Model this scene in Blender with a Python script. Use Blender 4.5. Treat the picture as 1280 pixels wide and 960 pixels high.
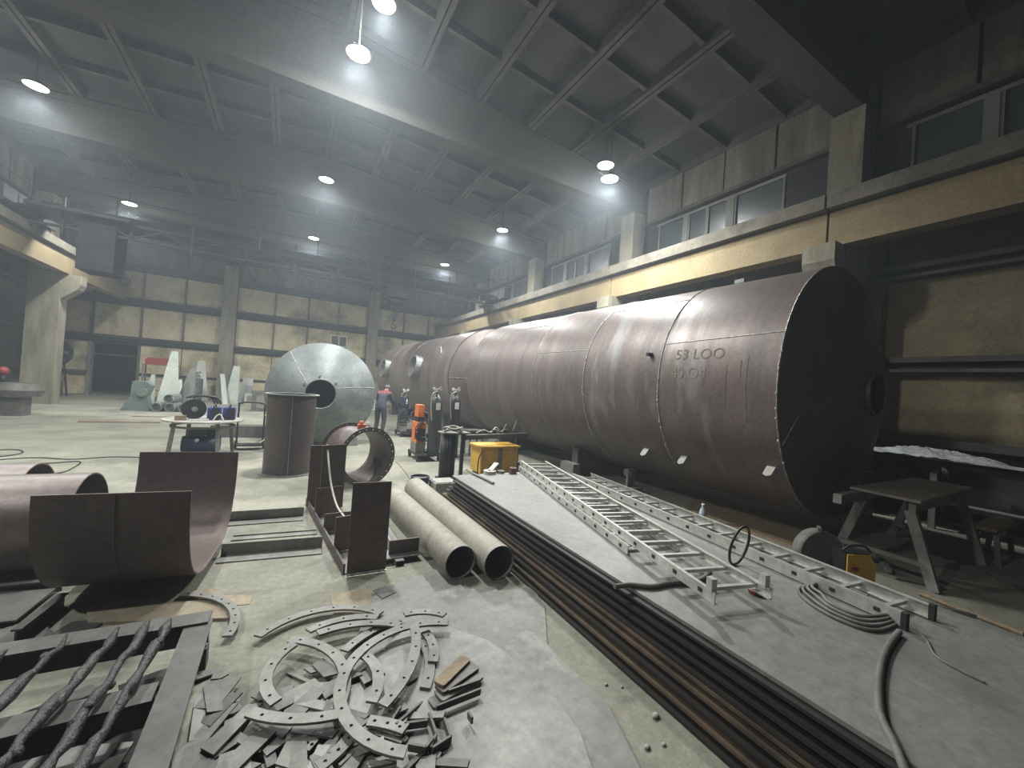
import bpy, bmesh, math, random
from mathutils import Vector, Matrix
random.seed(7)
PI = math.pi
sc = bpy.context.scene
col = sc.collection
for o in list(bpy.data.objects):
    bpy.data.objects.remove(o)

# ------------------------------------------------------------------ camera
H = 1.8
F_PX = 495.0
YAW, PITCH, ROLL = [math.radians(a) for a in (29.45, 0.58, 3.95)]
def _axes():
    cy, sy, cp, sp = math.cos(YAW), math.sin(YAW), math.cos(PITCH), math.sin(PITCH)
    f = Vector((sy*cp, cy*cp, sp)); r = Vector((cy, -sy, 0)); u = r.cross(f)
    c, s = math.cos(ROLL), math.sin(ROLL)
    return c*r + s*u, -s*r + c*u, f
CR, CU, CF = _axes()
CAM = Vector((0, 0, H))
cam_d = bpy.data.cameras.new('camera'); cam = bpy.data.objects.new('camera', cam_d); col.objects.link(cam)
cam_d.sensor_width = 36; cam_d.lens = F_PX*36/1280; cam_d.clip_end = 200; cam_d.clip_start = 0.05
cam.matrix_world = Matrix(((CR.x, CU.x, -CF.x, 0), (CR.y, CU.y, -CF.y, 0), (CR.z, CU.z, -CF.z, H), (0, 0, 0, 1)))
sc.camera = cam

# ------------------------------------------------------------------ world and exposure
w = bpy.data.worlds.new('night'); sc.world = w; w.use_nodes = True
w.node_tree.nodes['Background'].inputs[0].default_value = (0.05, 0.06, 0.08, 1)
w.node_tree.nodes['Background'].inputs[1].default_value = 0.03
vs_ = w.node_tree.nodes.new('ShaderNodeVolumeScatter'); vs_.inputs['Color'].default_value = (0.80,0.90,1.0,1); vs_.inputs['Density'].default_value = 0.0055; vs_.inputs['Anisotropy'].default_value = 0.35
w.node_tree.links.new(vs_.outputs[0], w.node_tree.nodes['World Output'].inputs['Volume'])      # thin welding haze in the air
sc.view_settings.view_transform = 'Standard'; sc.view_settings.look = 'None'
sc.view_settings.gamma = 1; sc.view_settings.use_curve_mapping = False
sc.view_settings.exposure = 0.0
LAMP_W = 1650.0          # power of one high bay lamp

# ------------------------------------------------------------------ a pixel of the photograph to a point on a plane
def ray(x, y): return CR*((x-640)/F_PX) + CU*((480-y)/F_PX) + CF
def pz(x, y, z=0.0):
    d = ray(x, y); return CAM + d*((z-H)/d.z)
def px_(x, y, X):
    d = ray(x, y); return CAM + d*(X/d.x)
def py_(x, y, Y):
    d = ray(x, y); return CAM + d*(Y/d.y)

# ------------------------------------------------------------------ materials
MATS = {}
def mat(name, c1, c2=None, scale=2.0, rough=0.7, metal=0.0, bump=0.15, c3=None, stain=0.0, streak=None, stain_scale=0.5, fine=18.0, rvar=0.12, emit=None, estr=0.0, bscale=30.0, spec=0.5):
    if name in MATS: return MATS[name]
    m = bpy.data.materials.new(name); m.use_nodes = True; nt = m.node_tree; N = nt.nodes; L = nt.links
    b = N['Principled BSDF']
    b.inputs['Metallic'].default_value = metal; b.inputs['Roughness'].default_value = rough
    b.inputs['Specular IOR Level'].default_value = spec
    if emit:
        b.inputs['Base Color'].default_value = (*c1, 1); b.inputs['Emission Color'].default_value = (*emit, 1); b.inputs['Emission Strength'].default_value = estr
        MATS[name] = m; return m
    geo = N.new('ShaderNodeNewGeometry')
    mp = N.new('ShaderNodeMapping'); L.new(geo.outputs['Position'], mp.inputs['Vector'])
    if streak: mp.inputs['Scale'].default_value = streak
    def noise(sca, det, vec, rg=0.6):
        n = N.new('ShaderNodeTexNoise'); n.inputs['Scale'].default_value = sca; n.inputs['Detail'].default_value = det
        n.inputs['Roughness'].default_value = rg; L.new(vec, n.inputs['Vector']); return n
    def ramp(fac, a, b_):
        r = N.new('ShaderNodeMapRange'); r.inputs[1].default_value = a; r.inputs[2].default_value = b_; r.clamp = True
        L.new(fac, r.inputs[0]); return r
    c2 = c2 or tuple(x*0.75 for x in c1)
    n1 = noise(scale, 6, mp.outputs[0]); r1 = ramp(n1.outputs[0], 0.32, 0.68)
    mx = N.new('ShaderNodeMix'); mx.data_type = 'RGBA'; mx.inputs[6].default_value = (*c1, 1); mx.inputs[7].default_value = (*c2, 1)
    L.new(r1.outputs[0], mx.inputs[0]); cur = mx.outputs[2]
    n2 = noise(fine, 5, geo.outputs['Position'], 0.7); r2 = ramp(n2.outputs[0], 0.3, 0.7)
    mf = N.new('ShaderNodeMix'); mf.data_type = 'RGBA'; mf.blend_type = 'MULTIPLY'; mf.inputs[0].default_value = 0.35
    L.new(cur, mf.inputs[6])
    cr = N.new('ShaderNodeCombineColor'); [L.new(r2.outputs[0], cr.inputs[i]) for i in range(3)]
    L.new(cr.outputs[0], mf.inputs[7]); cur = mf.outputs[2]
    if c3:
        n3 = noise(stain_scale, 7, mp.outputs[0], 0.68); r3 = ramp(n3.outputs[0], 0.62-0.25*stain, 0.78-0.2*stain)
        ms = N.new('ShaderNodeMix'); ms.data_type = 'RGBA'; ms.inputs[7].default_value = (*c3, 1)
        L.new(cur, ms.inputs[6]); L.new(r3.outputs[0], ms.inputs[0]); cur = ms.outputs[2]
    L.new(cur, b.inputs['Base Color'])
    rr = N.new('ShaderNodeMapRange'); rr.inputs[3].default_value = max(0.05, rough-rvar); rr.inputs[4].default_value = min(1, rough+rvar)
    L.new(n1.outputs[0], rr.inputs[0]); L.new(rr.outputs[0], b.inputs['Roughness'])
    if bump:
        nb = noise(bscale, 4, geo.outputs['Position']); bp = N.new('ShaderNodeBump'); bp.inputs['Strength'].default_value = bump; bp.inputs['Distance'].default_value = 0.02
        L.new(nb.outputs[0], bp.inputs['Height']); L.new(bp.outputs[0], b.inputs['Normal'])
    MATS[name] = m; return m

M_FLOOR = mat('floor_concrete', (0.29,0.282,0.222), (0.17,0.164,0.13), 0.9, 0.8, bump=0.3, c3=(0.10,0.095,0.082), stain=0.38, stain_scale=0.7)
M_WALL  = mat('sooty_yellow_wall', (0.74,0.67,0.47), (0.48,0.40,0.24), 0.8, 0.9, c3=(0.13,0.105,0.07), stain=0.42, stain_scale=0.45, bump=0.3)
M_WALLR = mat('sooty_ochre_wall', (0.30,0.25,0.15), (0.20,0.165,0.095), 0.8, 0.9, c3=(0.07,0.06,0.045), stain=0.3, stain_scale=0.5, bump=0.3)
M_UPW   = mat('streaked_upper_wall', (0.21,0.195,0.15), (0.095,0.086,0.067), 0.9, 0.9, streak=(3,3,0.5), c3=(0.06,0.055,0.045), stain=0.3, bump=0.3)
M_CEIL  = mat('sooty_ceiling', (0.075,0.073,0.07), (0.045,0.045,0.046), 0.8, 0.95, c3=(0.03,0.03,0.032), stain=0.2, bump=0.3)
M_RIB   = mat('ceiling_rib', (0.105,0.096,0.083), (0.055,0.052,0.048), 1.2, 0.95, bump=0.3)
M_RBEAM = mat('roof_beam_concrete', (0.085,0.08,0.07), (0.052,0.05,0.045), 0.8, 0.95, bump=0.3)
M_COL   = mat('column_concrete', (0.31,0.285,0.215), (0.17,0.152,0.11), 1.0, 0.9, streak=(2.5,2.5,0.5), c3=(0.09,0.08,0.06), stain=0.25, bump=0.3)
M_CB    = mat('ochre_crane_beam', (0.30,0.235,0.125), (0.20,0.152,0.078), 0.9, 0.85, c3=(0.16,0.12,0.07), stain=0.1, bump=0.25)
M_CBT   = mat('crane_beam_flange', (0.19,0.168,0.13), (0.09,0.08,0.062), 1.5, 0.9, c3=(0.06,0.05,0.04), stain=0.35, stain_scale=2.5, bump=0.4)
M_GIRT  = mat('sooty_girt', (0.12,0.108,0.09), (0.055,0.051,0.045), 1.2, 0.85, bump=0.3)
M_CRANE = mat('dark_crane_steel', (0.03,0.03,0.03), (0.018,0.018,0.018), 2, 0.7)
M_DARK  = mat('soot_and_shade_black', (0.022,0.022,0.024), (0.012,0.012,0.013), 2, 0.8, bump=0.2)  # sooty parts; also the shade painted under the cutting table
M_PANE  = mat('dirty_night_glass', (0.085,0.10,0.11), (0.055,0.065,0.07), 1.5, 0.35, bump=0.02)
M_BOARD = mat('window_board', (0.045,0.045,0.045), (0.03,0.03,0.03), 2, 0.85)
M_WFR   = mat('pale_window_frame', (0.25,0.245,0.22), (0.16,0.155,0.135), 2, 0.7)
M_TANK  = mat('brown_mill_steel', (0.205,0.158,0.143), (0.128,0.106,0.10), 1.3, 0.45, metal=0.35, bump=0.06, c3=(0.27,0.265,0.26), stain=0.22, stain_scale=0.9, streak=(0.35,2.2,0.45), rvar=0.1)
M_BROWN = mat('brown_plate_steel', (0.155,0.115,0.105), (0.115,0.088,0.082), 1.5, 0.48, metal=0.35, bump=0.05)
M_DBROWN= mat('dark_brown_steel', (0.135,0.108,0.102), (0.095,0.078,0.075), 2.0, 0.5, metal=0.35, bump=0.06)
M_GSTEEL= mat('grey_rolled_steel', (0.30,0.305,0.29), (0.22,0.225,0.215), 1.3, 0.45, metal=0.45, bump=0.05, c3=(0.13,0.13,0.125), stain=0.2, stain_scale=1.2)
M_CONE  = mat('grey_cone_steel', (0.225,0.25,0.243), (0.13,0.148,0.145), 1.6, 0.5, metal=0.3, bump=0.05, c3=(0.33,0.35,0.335), stain=0.2)
M_PIPE  = mat('dusty_grey_pipe', (0.33,0.305,0.25), (0.25,0.23,0.19), 1.5, 0.6, metal=0.15, bump=0.05)
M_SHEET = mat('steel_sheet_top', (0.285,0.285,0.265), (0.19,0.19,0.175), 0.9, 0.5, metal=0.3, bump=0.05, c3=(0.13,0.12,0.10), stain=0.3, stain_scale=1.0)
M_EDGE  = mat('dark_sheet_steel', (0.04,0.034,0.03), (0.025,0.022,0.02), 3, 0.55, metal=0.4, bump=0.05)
M_EDGER = mat('rusty_sheet_steel', (0.17,0.12,0.08), (0.05,0.04,0.03), 3, 0.55, metal=0.3, bump=0.05)
M_ALU   = mat('aluminium', (0.66,0.66,0.62), (0.54,0.54,0.50), 2, 0.42, metal=0.6, bump=0.03)
M_FLANGE= mat('flange_steel', (0.215,0.21,0.19), (0.145,0.14,0.125), 3, 0.55, metal=0.25, bump=0.08)
M_PLATE = mat('cut_plate', (0.26,0.26,0.238), (0.15,0.15,0.137), 2.2, 0.55, metal=0.25, bump=0.08, c3=(0.17,0.165,0.15), stain=0.3, stain_scale=3)
M_PLATE2= mat('older_cut_plate', (0.20,0.20,0.18), (0.12,0.12,0.108), 2.0, 0.55, metal=0.25, bump=0.08, c3=(0.27,0.265,0.24), stain=0.3, stain_scale=2)
M_CUTT  = mat('sooty_frame_steel', (0.105,0.10,0.09), (0.06,0.058,0.052), 4, 0.6, metal=0.2, bump=0.12)
M_SCRAP = mat('scrap_steel', (0.16,0.155,0.14), (0.09,0.085,0.08), 4, 0.6, metal=0.25, bump=0.15)
M_SLAG  = mat('slag_crust', (0.035,0.035,0.034), (0.015,0.015,0.015), 9, 0.5, metal=0.15, bump=0.8, c3=(0.30,0.30,0.28), stain=0.05, stain_scale=9)
M_BLACK = mat('black_paint', (0.02,0.021,0.022), (0.012,0.012,0.012), 4, 0.5, bump=0.03)
M_RUBB  = mat('black_rubber', (0.018,0.018,0.018), None, 4, 0.75, bump=0.03)
M_CYL   = mat('dark_green_cylinder', (0.045,0.055,0.05), (0.03,0.035,0.035), 3, 0.4, bump=0.03)
M_ORANGE= mat('orange_paint', (0.80,0.20,0.04), (0.66,0.15,0.03), 4, 0.45, bump=0.02)
M_YELLOW= mat('yellow_paint', (0.72,0.42,0.05), (0.58,0.33,0.04), 4, 0.5, bump=0.03, c3=(0.25,0.16,0.05), stain=0.1, stain_scale=3)
M_BLUE  = mat('blue_paint', (0.03,0.06,0.30), (0.025,0.045,0.22), 4, 0.45, bump=0.02)
M_DBLUE = mat('dark_blue_paint', (0.025,0.035,0.09), (0.02,0.025,0.06), 4, 0.5, bump=0.02)
M_GREEN = mat('grey_green_paint', (0.15,0.20,0.17), (0.10,0.13,0.11), 3, 0.6, bump=0.1)
M_PALEG = mat('pale_primer_steel', (0.47,0.51,0.46), (0.36,0.39,0.35), 2, 0.6, bump=0.08)
M_RED   = mat('red_paint', (0.30,0.03,0.03), (0.2,0.02,0.02), 4, 0.5)
M_WOOD  = mat('worn_wood', (0.28,0.21,0.13), (0.18,0.13,0.08), 5, 0.75, streak=(1,6,6), bump=0.1)
M_CARD  = mat('brown_cardboard', (0.34,0.29,0.20), (0.24,0.20,0.14), 3, 0.85)
M_WHITE = mat('white_paint', (0.72,0.72,0.69), (0.6,0.6,0.57), 4, 0.6)
M_WELD  = mat('weld_bead', (0.62,0.60,0.57), (0.26,0.23,0.22), 16, 0.4, metal=0.6, bump=0.5, bscale=60)
M_CHALKY= mat('yellow_chalk', (0.31,0.27,0.16), (0.20,0.16,0.135), 12, 0.9)
M_CHALK = mat('pale_chalk', (0.34,0.29,0.25), (0.22,0.18,0.16), 12, 0.9)
M_CABLE = mat('grey_cable', (0.15,0.145,0.13), (0.10,0.095,0.085), 5, 0.65)
M_HOSE  = mat('pale_hose', (0.50,0.48,0.42), (0.40,0.38,0.33), 5, 0.6)
M_PLAST = mat('clear_plastic_film', (0.42,0.43,0.44), (0.20,0.20,0.20), 5, 0.25, bump=0.6, bscale=9)
M_BOTTLE= mat('bottle_plastic', (0.50,0.62,0.72), (0.42,0.54,0.65), 8, 0.2, bump=0.02)
M_CLOTH = mat('rag_cloth', (0.35,0.35,0.36), (0.22,0.22,0.23), 6, 0.95, bump=0.4)
M_CONC  = mat('concrete_block', (0.38,0.37,0.33), (0.28,0.27,0.24), 3, 0.9, bump=0.4)
M_TABLE = mat('worn_table_steel', (0.34,0.30,0.25), (0.24,0.205,0.165), 2, 0.6, metal=0.2, bump=0.1)
M_LEG   = mat('grey_trestle_steel', (0.24,0.235,0.21), (0.155,0.15,0.132), 4, 0.65, metal=0.15, bump=0.1)
M_EMIT  = mat('lamp_light', (1,1,1), emit=(1.0,0.97,0.88), estr=9)
M_SKIN  = mat('skin', (0.45,0.28,0.20), (0.40,0.24,0.17), 6, 0.55, bump=0.02)
M_JACKET= mat('navy_work_jacket', (0.05,0.06,0.085), (0.035,0.042,0.06), 6, 0.85, bump=0.2)
M_TROUS = mat('dark_work_trousers', (0.035,0.04,0.05), (0.025,0.028,0.036), 6, 0.85, bump=0.2)
M_STRIPE= mat('red_shoulder_cloth', (0.20,0.05,0.05), (0.22,0.04,0.04), 6, 0.8)

# ------------------------------------------------------------------ mesh builder
LOC = {}
def V(*a): return Vector(a if len(a) > 1 else a[0])
class MB:
    def __init__(s): s.v = []; s.f = []; s.sm = []
    def add(s, vs, fs, smooth=False):
        k = len(s.v); s.v += [tuple(p) for p in vs]; s.f += [tuple(i+k for i in f) for f in fs]; s.sm += [smooth]*len(fs); return s
    def box(s, a, b):
        x0, y0, z0 = [min(a[i], b[i]) for i in range(3)]; x1, y1, z1 = [max(a[i], b[i]) for i in range(3)]
        return s.add([(x0,y0,z0),(x1,y0,z0),(x1,y1,z0),(x0,y1,z0),(x0,y0,z1),(x1,y0,z1),(x1,y1,z1),(x0,y1,z1)],
                     [(3,2,1,0),(4,5,6,7),(0,1,5,4),(1,2,6,5),(2,3,7,6),(3,0,4,7)])
    def obox(s, c, sx, sy, sz, rz=0.0, rx=0.0, ry=0.0):
        m = Matrix.Translation(V(c)) @ Matrix.Rotation(rz,4,'Z') @ Matrix.Rotation(ry,4,'Y') @ Matrix.Rotation(rx,4,'X')
        t = MB().box((-sx/2,-sy/2,-sz/2),(sx/2,sy/2,sz/2)); return s.add([m @ V(p) for p in t.v], t.f)
    def bar(s, p, q, w_, h_, up=(0,0,1)):
        p, q = V(p), V(q); d = (q-p).normalized(); u = V(up)
        if abs(d.dot(u)) > 0.98: u = V(0,1,0) if abs(d.y) < 0.9 else V(1,0,0)
        r = d.cross(u).normalized(); u = r.cross(d)
        vs = [e + r*a*w_/2 + u*b*h_/2 for e in (p, q) for a, b in ((-1,-1),(1,-1),(1,1),(-1,1))]
        return s.add(vs, [(0,1,2,3),(7,6,5,4),(0,4,5,1),(1,5,6,2),(2,6,7,3),(3,7,4,0)])
    def tube(s, pts, r, n=8, closed=False, cap=True):
        pts = [V(p) for p in pts]; k = len(pts); rs = r if isinstance(r, (list, tuple)) else [r]*k
        u = None; vs = []; fs = []
        for i, p in enumerate(pts):
            a = pts[(i-1) % k] if closed or i > 0 else p; b = pts[(i+1) % k] if closed or i < k-1 else p
            d = (b-a).normalized() if (b-a).length > 1e-9 else V(0,0,1)
            if u is None:
                u = V(0,0,1) if abs(d.z) < 0.9 else V(1,0,0)
            u = (u - d*u.dot(d)).normalized(); w_ = d.cross(u)
            vs += [p + (u*math.cos(2*PI*j/n) + w_*math.sin(2*PI*j/n))*rs[i] for j in range(n)]
        for i in range(k if closed else k-1):
            for j in range(n):
                a, b = i*n+j, i*n+(j+1) % n; c, d = ((i+1) % k)*n+(j+1) % n, ((i+1) % k)*n+j
                fs.append((a, b, c, d))
        s.add(vs, fs, True)
        if cap and not closed: s.add(vs[:n], [tuple(range(n-1,-1,-1))]); s.add(vs[-n:], [tuple(range(n))])
        return s
    def lathe(s, prof, o=(0,0,0), ax=(0,0,1), n=24, smooth=True, closed=False):
        o = V(o); ax = V(ax).normalized(); u = V(1,0,0) if abs(ax.x) < 0.8 else V(0,0,1)
        u = (u-ax*u.dot(ax)).normalized(); w_ = ax.cross(u); vs = []; fs = []; k = len(prof)
        def ring(p): return [o + ax*p[1] + (u*math.cos(2*PI*j/n)+w_*math.sin(2*PI*j/n))*p[0] for j in range(n)]
        prev = None; segs = k if closed else k-1
        for i in range(segs):
            a, b = prof[i], prof[(i+1) % k]; d = V(b[0]-a[0], b[1]-a[1])
            share = prev is not None and d.length > 1e-9 and prev.length > 1e-9 and d.normalized().dot(prev.normalized()) > 0.75
            if not share: vs += ring(a)
            vs += ring(b); q = len(vs)-2*n
            for j in range(n): fs.append((q+j, q+(j+1) % n, q+n+(j+1) % n, q+n+j))
            prev = d
        return s.add(vs, fs, smooth)
    def cyl(s, p, q, r, r2=None, n=16, smooth=True):
        p, q = V(p), V(q); l = (q-p).length; r2 = r if r2 is None else r2
        s.lathe([(r,0),(r2,l)], p, q-p, n, smooth)
        k = len(s.v); s.f.append(tuple(range(k-n, k))); s.sm.append(False); s.f.append(tuple(range(k-n-1, k-2*n-1, -1))); s.sm.append(False)
        return s
    def pipe(s, p, q, r, t, n=32):
        p, q = V(p), V(q); l = (q-p).length
        return s.lathe([(r,0),(r,l),(r-t,l),(r-t,0)], p, q-p, n, True, True)
    def sphere(s, c, r, n=12, sc_=(1,1,1)):
        c = V(c); vs = []; fs = []; m = n//2
        for i in range(m+1):
            t = PI*i/m
            vs += [c + V(r*sc_[0]*math.sin(t)*math.cos(2*PI*j/n), r*sc_[1]*math.sin(t)*math.sin(2*PI*j/n), r*sc_[2]*math.cos(t)) for j in range(n)]
        for i in range(m):
            for j in range(n): fs.append((i*n+j, (i+1)*n+j, (i+1)*n+(j+1) % n, i*n+(j+1) % n))
        return s.add(vs, fs, True)
    def prism(s, poly, z0, z1):
        n = len(poly); area = sum(poly[i][0]*poly[(i+1) % n][1]-poly[(i+1) % n][0]*poly[i][1] for i in range(n))
        if area < 0: poly = poly[::-1]
        vs = [(p[0],p[1],z0) for p in poly] + [(p[0],p[1],z1) for p in poly]
        return s.add(vs, [tuple(range(n-1,-1,-1)), tuple(range(n,2*n))] + [(i,(i+1) % n,n+(i+1) % n,n+i) for i in range(n)])
    def eprism(s, poly3, d):
        """extrude a planar 3-D polygon by the vector d"""
        n = len(poly3); P = [V(p) for p in poly3]; d = V(d)
        nrm = sum(((P[i]-P[0]).cross(P[(i+1) % n]-P[0]) for i in range(1, n-1)), V(0,0,0))
        if nrm.dot(d) < 0: P = P[::-1]
        return s.add(P + [p+d for p in P], [tuple(range(n-1,-1,-1)), tuple(range(n,2*n))] + [(i,(i+1) % n,n+(i+1) % n,n+i) for i in range(n)])
    def xform(s, m): s.v = [tuple(m @ V(p)) for p in s.v]; return s
    def build(s, name, m, parent=None, origin=None):
        if parent is not None: o0 = LOC[parent.name]
        elif origin is not None: o0 = V(origin)
        else:
            xs = list(zip(*s.v)); o0 = V((min(xs[0])+max(xs[0]))/2, (min(xs[1])+max(xs[1]))/2, min(xs[2]))
        me = bpy.data.meshes.new(name); me.from_pydata([tuple(V(p)-o0) for p in s.v], [], s.f); 
        me.polygons.foreach_set('use_smooth', s.sm)
        me.materials.append(m); me.update()
        o = bpy.data.objects.new(name, me); col.objects.link(o)
        if parent is not None: o.parent = parent; LOC[o.name] = o0
        else: o.location = o0; LOC[o.name] = o0
        return o
def tag(o, label, cat, group=None):
    o['label'] = label; o['category'] = cat
    if group: o['group'] = group
    return o
def struct(o): o['kind'] = 'structure'; return o
def thing(name, label, cat, loc, group=None):
    o = bpy.data.objects.new(name, None); col.objects.link(o); o.location = V(loc); o.empty_display_size = 0.2; LOC[o.name] = V(loc)
    return tag(o, label, cat, group)
def sthing(name, loc=(0,0,0)):
    o = bpy.data.objects.new(name, None); col.objects.link(o); o.location = V(loc); LOC[o.name] = V(loc); return struct(o)
def linkcopy(o, parent=None, loc=None, rot=None):
    c = o.copy(); col.objects.link(c); c.parent = parent
    if loc is not None: c.location = loc
    if rot is not None: c.rotation_euler = rot
    return c
def copy_tree(root, loc, rz=0.0, label=None, parent=None):
    c = linkcopy(root, parent); c.location = loc if parent is None else root.location
    if parent is None:
        c.rotation_euler = (0,0,rz)
        if label: c['label'] = label
    for ch in [x for x in bpy.data.objects if x.parent == root]: copy_tree(ch, None, 0, None, c)
    LOC[c.name] = V(c.location) if parent is None else LOC.get(parent.name, V(0,0,0))
    return c
def smooth_path(pts, k=6):
    P = [V(p) for p in pts]; out = []
    for i in range(len(P)-1):
        a, b, c, d = P[max(i-1,0)], P[i], P[i+1], P[min(i+2,len(P)-1)]
        for j in range(k):
            t = j/k
            out.append(0.5*((2*b)+(c-a)*t+(2*a-5*b+4*c-d)*t*t+(3*b-a-3*c+d)*t**3))
    return out+[P[-1]]
# ================================================================== THE HALL
Y0, Y1 = -9.0, 28.0
XC = 0.75                       # middle of the hall
BAYS = [3.8+6*k for k in range(-2, 5)]      # column lines -8.2 ... 27.8
def roofz(x): return 9.5 - 0.08*abs(x-XC)
struct(MB().box((-11.2,Y0-0.3,-0.2),(10.7,Y1+4.5,0)).build('floor', M_FLOOR))

# ---- ceiling: ribbed concrete slabs on roof beams
ceil = struct(MB().add([(-9.3,Y0,roofz(-9.3)+0.36),(XC,Y0,roofz(XC)+0.36),(10.8,Y0,roofz(10.8)+0.36),(-9.3,Y1+0.4,roofz(-9.3)+0.36),(XC,Y1+0.4,roofz(XC)+0.36),(10.8,Y1+0.4,roofz(10.8)+0.36)],
    [(0,1,4,3),(1,2,5,4)]).build('ceiling', M_CEIL, origin=(0,0,0)))
SW = 18.9/12
def slab_mesh():
    w_, l = SW-0.03, 5.94; pl = MB().box((-w_/2,-l/2,0.26),(w_/2,l/2,0.32))
    rb = MB()
    for sx in (-1,1): rb.box((sx*w_/2,-l/2,0),(sx*(w_/2-0.10),l/2,0.259))
    for y in (-2.92,-1.5,0,1.5,2.92): rb.box((-w_/2+0.101,y-0.05,0.06),(w_/2-0.101,y+0.05,0.259))
    return pl, rb
pl, rb = slab_mesh(); LOC[ceil.name] = V(0,0,0)
p0 = pl.build('roof_slab', M_CEIL, ceil); r0 = rb.build('slab_rib', M_RIB, p0)
first = True
for bi in range(6):
    for i in range(12):
        x = -8.7+SW*(i+0.5); y = (BAYS[bi]+BAYS[bi+1])/2; a = math.atan(0.08)*(1 if x < XC else -1)
        p = p0 if first else linkcopy(p0, ceil); 
        if not first: linkcopy(r0, p)
        p.location = (x, y, roofz(x)); p.rotation_euler = (0, -a, 0); first = False
for k, yb in enumerate(BAYS):
    t = sthing('roof_beam', (XC, yb, 7.9))
    poly = [(-8.6,yb-0.12,7.9),(10.1,yb-0.12,7.9),(10.1,yb-0.12,roofz(10.1)-0.01),(XC,yb-0.12,roofz(XC)-0.01),(-8.6,yb-0.12,roofz(-8.6)-0.01)]
    MB().eprism(poly, (0,0.24,0)).build('web', M_RBEAM, t)
    MB().box((-8.6,yb-0.24,7.895),(10.1,yb+0.24,8.12)).build('bottom_flange', M_RBEAM, t)
    for xa, xb in ((-8.6,XC),(XC,10.1)):
        za, zb = roofz(xa)-0.01, roofz(xb)-0.01
        MB().eprism([(xa,yb-0.19,za-0.16),(xb,yb-0.19,zb-0.16),(xb,yb-0.19,zb),(xa,yb-0.19,za)], (0,0.38,0)).build('top_flange', M_RBEAM, t)

# ---- columns, crane beams, long walls
def side(sg, wall_name):
    mx = (lambda x: x) if sg > 0 else (lambda x: 2*XC-x)
    def bx(mb, x0, x1, y0, y1, z0, z1): return mb.box((mx(x0),y0,z0),(mx(x1),y1,z1))
    for yb in BAYS[:-1]:
        c = sthing('column', (mx(9.8), yb, 0))
        bx(MB(),9.2,10.05,yb-0.3,yb+0.3,0,4.96).build('lower_shaft', M_COL, c)
        bx(MB(),9.55,10.05,yb-0.29,yb+0.29,4.97,7.89).build('upper_shaft', M_COL, c)
        MB().eprism([(mx(9.19),yb-0.27,4.0),(mx(8.75),yb-0.27,4.42),(mx(8.68),yb-0.27,4.62),(mx(8.68),yb-0.27,4.96),(mx(9.19),yb-0.27,4.96)],(0,0.54,0)).build('console', M_COL, c)
    for i in range(6):
        ya, yc = BAYS[i]+0.02, BAYS[i+1]-0.02
        if sg < 0 and i == 5: yc = 27.6
        t = sthing('crane_beam', (mx(9.2), (ya+yc)/2, 4.97))
        bx(MB(),9.0,9.38,ya,yc,4.97,5.64).build('web', M_CB, t)
        bx(MB(),8.86,9.5,ya,yc,5.70,5.98).build('top_flange', M_CBT, t)
        bx(MB(),9.06,9.34,ya+0.02,yc-0.02,5.64,5.70).build('neck', M_GIRT, t)
        bx(MB(),9.16,9.22,ya-0.02,yc+0.02,5.98,6.11).build('crane_rail', M_GIRT, t)
    # upper wall panels over a strip of windows
    W = sthing(wall_name, (mx(10.2), 9, 0))
    bx(MB(),10.32,10.45,Y0,Y1,6.0,roofz(10.3)+0.3).build('backing', M_DARK, W)
    wn = 0
    for i in range(6):
        ya, yc = BAYS[i]+0.32, BAYS[i+1]-0.32; n = 4; d = (yc-ya)/n
        for j in range(n):
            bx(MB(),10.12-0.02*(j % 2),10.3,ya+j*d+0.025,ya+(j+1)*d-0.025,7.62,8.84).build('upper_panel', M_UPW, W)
        bx(MB(),10.02,10.3,ya,yc,7.50,7.60).build('lintel', M_GIRT, W)
        yy = ya
        cells = [('b',1.1),('g',1.25),('m',0.18),('g',0.62),('g',0.62),('m',0.14),('g',0.95),('b',0)]
        win = sthing('window_%d' % (1 + i + (6 if sg < 0 else 0)), (mx(10.2),(ya+yc)/2,6.1))
        fr = MB(); bx(fr,10.14,10.24,ya+1.08,yc-0.42,6.10,6.18); bx(fr,10.14,10.24,ya+1.08,yc-0.42,7.36,7.44)
        for kind, wd in cells:
            if kind == 'b' and wd == 0: wd = yc-yy
            if kind == 'b': bx(MB(),10.17,10.3,yy+0.02,yy+wd-0.02,6.1,7.48).build('board', M_BOARD, win)
            elif kind == 'm': bx(fr,10.12,10.24,yy,yy+wd,6.181,7.359)
            else:
                bx(MB(),10.19,10.22,yy+0.051,yy+wd-0.051,6.182,7.358).build('pane', M_PANE, win)
                bx(fr,10.14,10.24,yy,yy+0.05,6.181,7.359); bx(fr,10.14,10.24,yy+wd-0.05,yy+wd,6.181,7.359)
            yy += wd
        fr.build('frame', M_WFR, win)
    return W, bx
WR, bxr = side(1, 'wall_right')
WL, bxl = side(-1, 'wall_left')
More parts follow.
